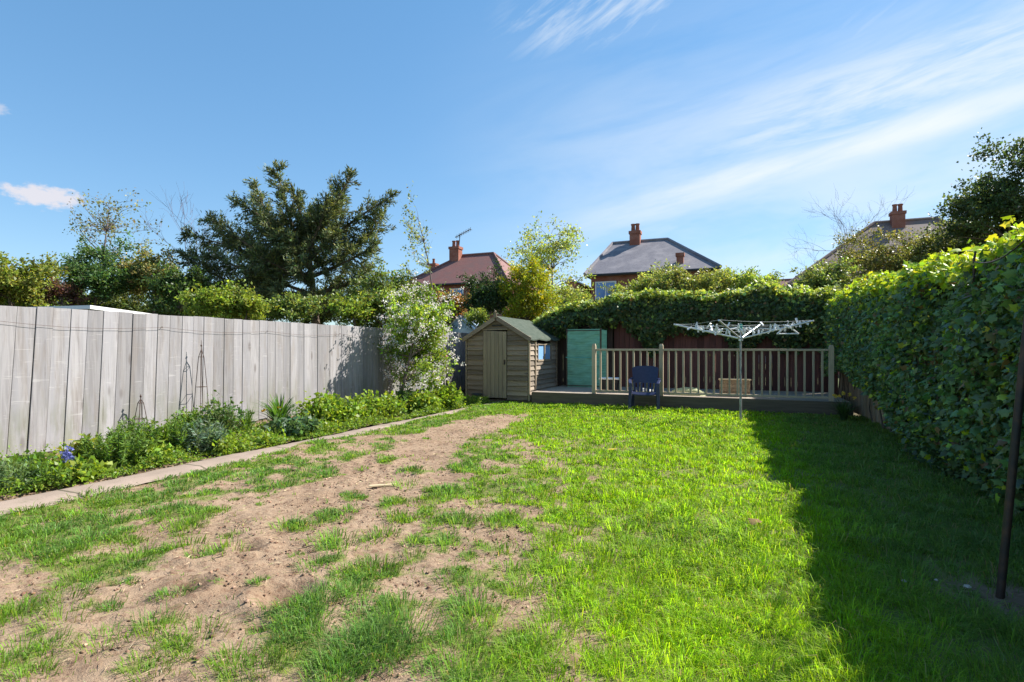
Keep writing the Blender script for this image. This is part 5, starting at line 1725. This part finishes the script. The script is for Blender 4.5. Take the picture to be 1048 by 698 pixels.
# behind the shed
broadleaf('dark_shrub', 'dark evergreen bush left of the golden conifer behind the shed', gbase(497, 17.5), W(499, 308, 17.5), (.85, .8, .85), 44, .32, 260, .07, ((.02, .04, .015), (.03, .055, .02)), .07, cat='shrub', shell=.6)
gb_ = gbase(540, 17.0); gl = []
broadleaf('golden_conifer', 'golden yellow oval conifer rising behind the shed roof', gb_, W(539, 303, 17.0), (.72, .7, 1.12), 90, .24, 240, .085, ((.2, .21, .012), (.14, .18, .015), (.29, .25, .012), (.11, .15, .015)), .07, .9, mat='leaf', aspect=.35, shell=.72, bottom=-1)
broadleaf('red_tipped_shrub', 'shrub with orange red young leaves in front of the red roofed house', gbase(470, 18.5), W(466, 313, 18.5), (.7, .6, .35), 24, .26, 150, .07, ((.3, .13, .06), (.16, .15, .04), (.35, .18, .08)), .05, cat='shrub')
broadleaf('small_shrub', 'light green shrub between the blossom tree and shed roof', gbase(487, 15.8), W(489, 326, 15.8), (.28, .3, .25), 14, .2, 120, .06, ((.14, .19, .04),), .04, cat='shrub')
broadleaf('spring_tree', 'airy pale green spring tree between the two brick houses', gbase(562, 22), W(563, 262, 22), (2.0, 1.6, 1.35), 64, .42, 62, .1, ((.2, .24, .05), (.24, .28, .08), (.16, .2, .05)), .07, barkmat='twig', bottom=-.75)
broadleaf('spring_tree', 'light green young tree filling the gap below the airy spring tree', gbase(578, 20), W(578, 308, 20), (.9, .8, .55), 34, .35, 150, .08, ((.18, .22, .05), (.22, .26, .08)), .05)
G2 = 'bushes above the back hedge'
broadleaf('leafy_bush', 'light green bush in front of the blue window above the hedge', gbase(655, 19), W(660, 300, 19), (.95, .8, .42), 40, .32, 190, .08, ((.17, .21, .05), (.22, .25, .08), (.13, .17, .04)), .05, group=G2, cat='shrub', bottom=-1)
broadleaf('leafy_bush', 'pale green bush under the middle of the slate roof', gbase(680, 19), W(684, 293, 19), (1.2, .8, .6), 44, .32, 190, .08, ((.17, .2, .06), (.22, .24, .09), (.13, .15, .05)), .05, group=G2, cat='shrub', bottom=-1)
broadleaf('leafy_bush', 'pale green bush under the right end of the slate roof', gbase(728, 18.5), W(730, 290, 18.5), (1.0, .8, .5), 40, .32, 180, .08, ((.18, .2, .07), (.14, .16, .05), (.2, .24, .06)), .05, group=G2, cat='shrub', bottom=-1)
broadleaf('leafy_bush', 'bright lime bush right of the slate roof', gbase(768, 18.5), W(766, 292, 18.5), (.8, .7, .5), 32, .3, 180, .08, ((.18, .24, .05), (.14, .19, .05)), .05, group=G2, cat='shrub', bottom=-1)

# right hand side
broadleaf('leafy_bush', 'soft green bush where the two ivy hedges meet', gbase(843, 17), W(843, 290, 17), (.75, .7, .75), 40, .3, 230, .08, ((.09, .13, .035), (.12, .16, .045), (.15, .18, .06)), .06, cat='shrub', bottom=-1)
broadleaf('spreading_bush', 'large bronze green bush in front of the brown roof above the right hedge', gbase(935, 20), W(934, 274, 20), (2.5, 1.7, 1.5), 140, .45, 250, .08, ((.09, .1, .03), (.13, .13, .04), (.07, .085, .03), (.16, .15, .05)), .09, bottom=-1)
broadleaf('evergreen_tree', 'dark small leaved evergreen tree at the upper right edge', gbase(1040, 16), W(1040, 215, 16), (1.6, 1.4, 1.85), 90, .45, 280, .09, ((.03, .05, .02), (.045, .07, .025), (.06, .085, .03)), .1, bottom=-1, shell=.5)
broadleaf('spreading_bush', 'bronze green bush between the chimney and the dark evergreen tree', gbase(988, 18), W(988, 262, 18), (1.6, 1.3, 1.1), 70, .42, 250, .08, ((.08, .095, .03), (.11, .12, .04), (.06, .08, .028)), .08, bottom=-1)
bare_tree('bare_tree', 'leafless purple twigged tree before the brick house at right', gbase(876, 26), 7.7, .5, 6, .06, 'pinktwig', 21)
broadleaf('dark_shrub', 'dim green shrub at the base of the corner brick house', gbase(850, 22), W(850, 300, 22), (.9, .7, .6), 30, .35, 200, .08, ((.05, .07, .025), (.08, .1, .03)), .05, cat='shrub', bottom=-1)

# ------------------------------------------------------------------ houses
def hip_house(name, label, x0, x1, y0, y1, ez, rz, rx0, rx1, wall, roof, chims=(), windows=(), pots=2):
    t = thing(name, label, 'house', ((x0 + x1) / 2, y0, -.09)); ox, oy, oz = (x0 + x1) / 2, y0, -.09
    L = lambda p: (p[0] - ox, p[1] - oy, p[2] - oz)
    mb = MB(); mb.box(L((x0 + .3, y0 + .3, -.09)), L((x1 - .3, y1 - .3, ez - .02))); mb.build('wall', M[wall], t)
    ym = (y0 + y1) / 2
    a, b, c, d = (x0, y0, ez), (x1, y0, ez), (x1, y1, ez), (x0, y1, ez); e, f = (rx0, ym, rz), (rx1, ym, rz)
    vs = [L(p) for p in (a, b, c, d, e, f)] + [L((p[0], p[1], p[2] - .12)) for p in (a, b, c, d)]
    mb = MB(); mb.add(vs, [(0, 1, 5, 4), (1, 2, 5), (2, 3, 4, 5), (3, 0, 4), (1, 0, 6, 7), (2, 1, 7, 8), (3, 2, 8, 9), (0, 3, 9, 6), (6, 9, 8, 7)])
    rf = mb.build('roof', M[roof], t)
    rt = MB()
    for p, q in ((a, e), (d, e), (e, f), (b, f), (c, f)): rt.tube([L((p[0], p[1], p[2] + .03)), L((q[0], q[1], q[2] + .03))], .09, 6)
    rt.build('ridge_tiles', M[roof], rf, smooth=True)
    gt = MB(); gt.tube([L((x0, y0 - .06, ez - .08)), L((x1, y0 - .06, ez - .08))], .06, 6); gt.build('gutter', M['gutter'], t, smooth=True)
    for (cx, cy, w, zb, zt, np_) in chims:
        mb = MB(); mb.box(L((cx - w / 2, cy - w * .4, zb)), L((cx + w / 2, cy + w * .4, zt - .18))); mb.box(L((cx - w / 2 - .05, cy - w * .4 - .05, zt - .178)), L((cx + w / 2 + .05, cy + w * .4 + .05, zt)))
        ch = mb.build('chimney', M['brick'], t)
        for i in range(np_):
            px = cx + (i - (np_ - 1) / 2) * w * .42
            q = MB(); q.lathe([(.13, 0), (.11, .35), (.14, .4), (.14, .46), (.08, .46)], L((px, cy, zt)), 10); q.build('chimney_pot', M['orangebrick' if False else 'brick'], ch, smooth=True)
    for (wx0, wx1, wz0, wz1) in windows:
        yy0 = y0 + .3
        fr = MB()
        for p, q in ((wx0, wx0 + .07), ((wx0 + wx1) / 2 - .03, (wx0 + wx1) / 2 + .03), (wx1 - .07, wx1)): fr.box(L((p, yy0 - .06, wz0)), L((q, yy0 + .02, wz1)))
        for p, q in ((wz0, wz0 + .07), (wz1 - .07, wz1)): fr.box(L((wx0 + .071, yy0 - .058, p)), L((wx1 - .071, yy0 + .018, q)))
        w = fr.build('window', M['whitepaint'], t)
        g = MB(); g.box(L((wx0 + .05, yy0 - .03, wz0 + .05)), L((wx1 - .05, yy0 - .01, wz1 - .05))); g.build('pane', M['houseglass'], w)
        s = MB(); s.box(L((wx0 - .08, yy0 - .12, wz0 - .08)), L((wx1 + .08, yy0 + .0, wz0 - .003))); s.build('sill', M['whitepaint'], w)
    return t


hip_house('brick_house', 'brick house with grey slate hipped roof and tall red chimney', -7.75, -.55, 29.6, 37.2, 5.57, 7.95, -6.95, -3.6, 'brick', 'slate',
          [(-5.5, 33.2, .62, 7.2, 8.55, 2), (-2.62, 30.35, .36, 5.5, 6.55, 0)], [(-7.2, -6.0, 4.0, 5.15), (-4.2, -2.9, 4.0, 5.15), (-7.2, -6.0, 1.2, 2.5)])
th2 = hip_house('brick_house', 'brick house with red tiled roof behind the blossom tree', -21.5, -13.3, 31.5, 38, 5.75, 8.15, -18.3, -15.75, 'brick', 'redtile',
                [(-18.6, 34.4, .75, 7.2, 8.75, 2)], [(-17.6, -16.6, 4.3, 5.4), (-15.4, -14.4, 4.3, 5.4)])
# aerial on its chimney
mb = MB(); q = W(473, 247, 38.6); c0 = np.array([-18.35, 34.4, 8.7]); o_ = np.array([(-21.5 - 13.3) / 2, 31.5, -.09])
mb.tube([c0 - o_, c0 - o_ + [.1, 0, 1.0]], .03, 5); a0 = c0 - o_ + np.array([-.3, 0, .75]); a1 = c0 - o_ + np.array([.95, 0, 1.25]); mb.tube([a0, a1], .025, 5)
for s in np.linspace(.1, 1, 7): pp = a0 + (a1 - a0) * s; mb.tube([pp + [0, -.25, .0], pp + [0, .25, 0]], .015, 4); mb.tube([pp + [0, 0, -.14], pp + [0, 0, .14]], .015, 4)
mb.build('aerial', M['gutter'], th2)
hip_house('brick_house', 'brick house with brown tiled roof mostly hidden by the bronze bush', 2.9, 15.5, 34, 43, 5.0, 9.0, 8.0, 11.0, 'brick', 'browntile', [(9.1, 38.2, .66, 8.2, 9.5, 2)], [(4.0, 5.1, 3.4, 4.6)])
hip_house('brick_house', 'small distant house with red roof left of the brown roofed house', 2.3, 8.5, 62, 69, 6.6, 8.9, 4.3, 6.4, 'render', 'redtile', [], [(3.0, 4.2, 5.0, 6.0)])
hip_house('brick_house', 'distant house hidden by trees with only its slim chimney showing', -30, -21.6, 40, 47, 4.9, 6.9, -27, -24.6, 'brick', 'browntile', [(-25.8, 43.4, .7, 6.2, 9.3, 1)], [])
# orange gable pier left of the slate house
tz = thing('brick_outhouse', 'narrow orange brick wall end left of the blue window', 'outhouse', (-8.4, 29, -.09))
mb = MB(); mb.box((-.25, 0, 0), (.25, 4, 5.2)); mb.build('wall', M['orangebrick'], tz)
mb = MB(); mb.hexa([(-.33, -.08, 5.2), (.33, -.08, 5.2), (.33, 4.08, 5.2), (-.33, 4.08, 5.2)], [(-.05, -.08, 5.4), (.05, -.08, 5.4), (.05, 4.08, 5.4), (-.05, 4.08, 5.4)]); mb.build('coping', M['render'], tz)

# white flat-roofed garden room beyond the left fence
tg_ = thing('garden_room', 'low outbuilding with white roof edge beyond the left fence', 'outbuilding', (-10.95, 6.15, -.09), R_(30))
mb = MB(); mb.box((-.95, .1, 0), (-.08, 2.2, 2.1)); mb.build('wall', M['render'], tg_)
mb = MB(); mb.hexa([(-1.05, 0, 2.14), (0, 0, 2.18), (0, 2.3, 2.16), (-1.05, 2.3, 2.12)], [(-1.05, 0, 2.2), (0, 0, 2.245), (0, 2.3, 2.225), (-1.05, 2.3, 2.18)]); mb.build('roof', M['whitepaint'], tg_)
# small greenhouse behind the shed
tgh = thing('greenhouse', 'small greenhouse with pale glass roof between fence end and shed', 'greenhouse', (-8.35, 15.7, -.09))
mb = MB(); mb.box((-.7, 0, 0), (.7, 1.8, .7)); mb.build('base_wall', M['brick'], tgh)
gl = MB(); gl.prism([(-.7, .7), (.7, .7), (.7, 1.9), (0, 2.5), (-.7, 1.9)], 'y', .02, 1.78); gl.build('glazing', glass_mat('greenhouse_glass', (.45, .6, .75)), tgh)
fr = MB()
for y in (0.0, .45, .9, 1.35, 1.8):
    for s in (-1, 1): fr.bar((s * .715, y, 1.9), (0, y, 2.52), .04, .04); fr.bar((s * .715, y, .7), (s * .715, y, 1.9), .04, .04)
fr.bar((0, 0, 2.53), (0, 1.8, 2.53), .05, .05)
fr.build('frame', M['whitepaint'], tgh)
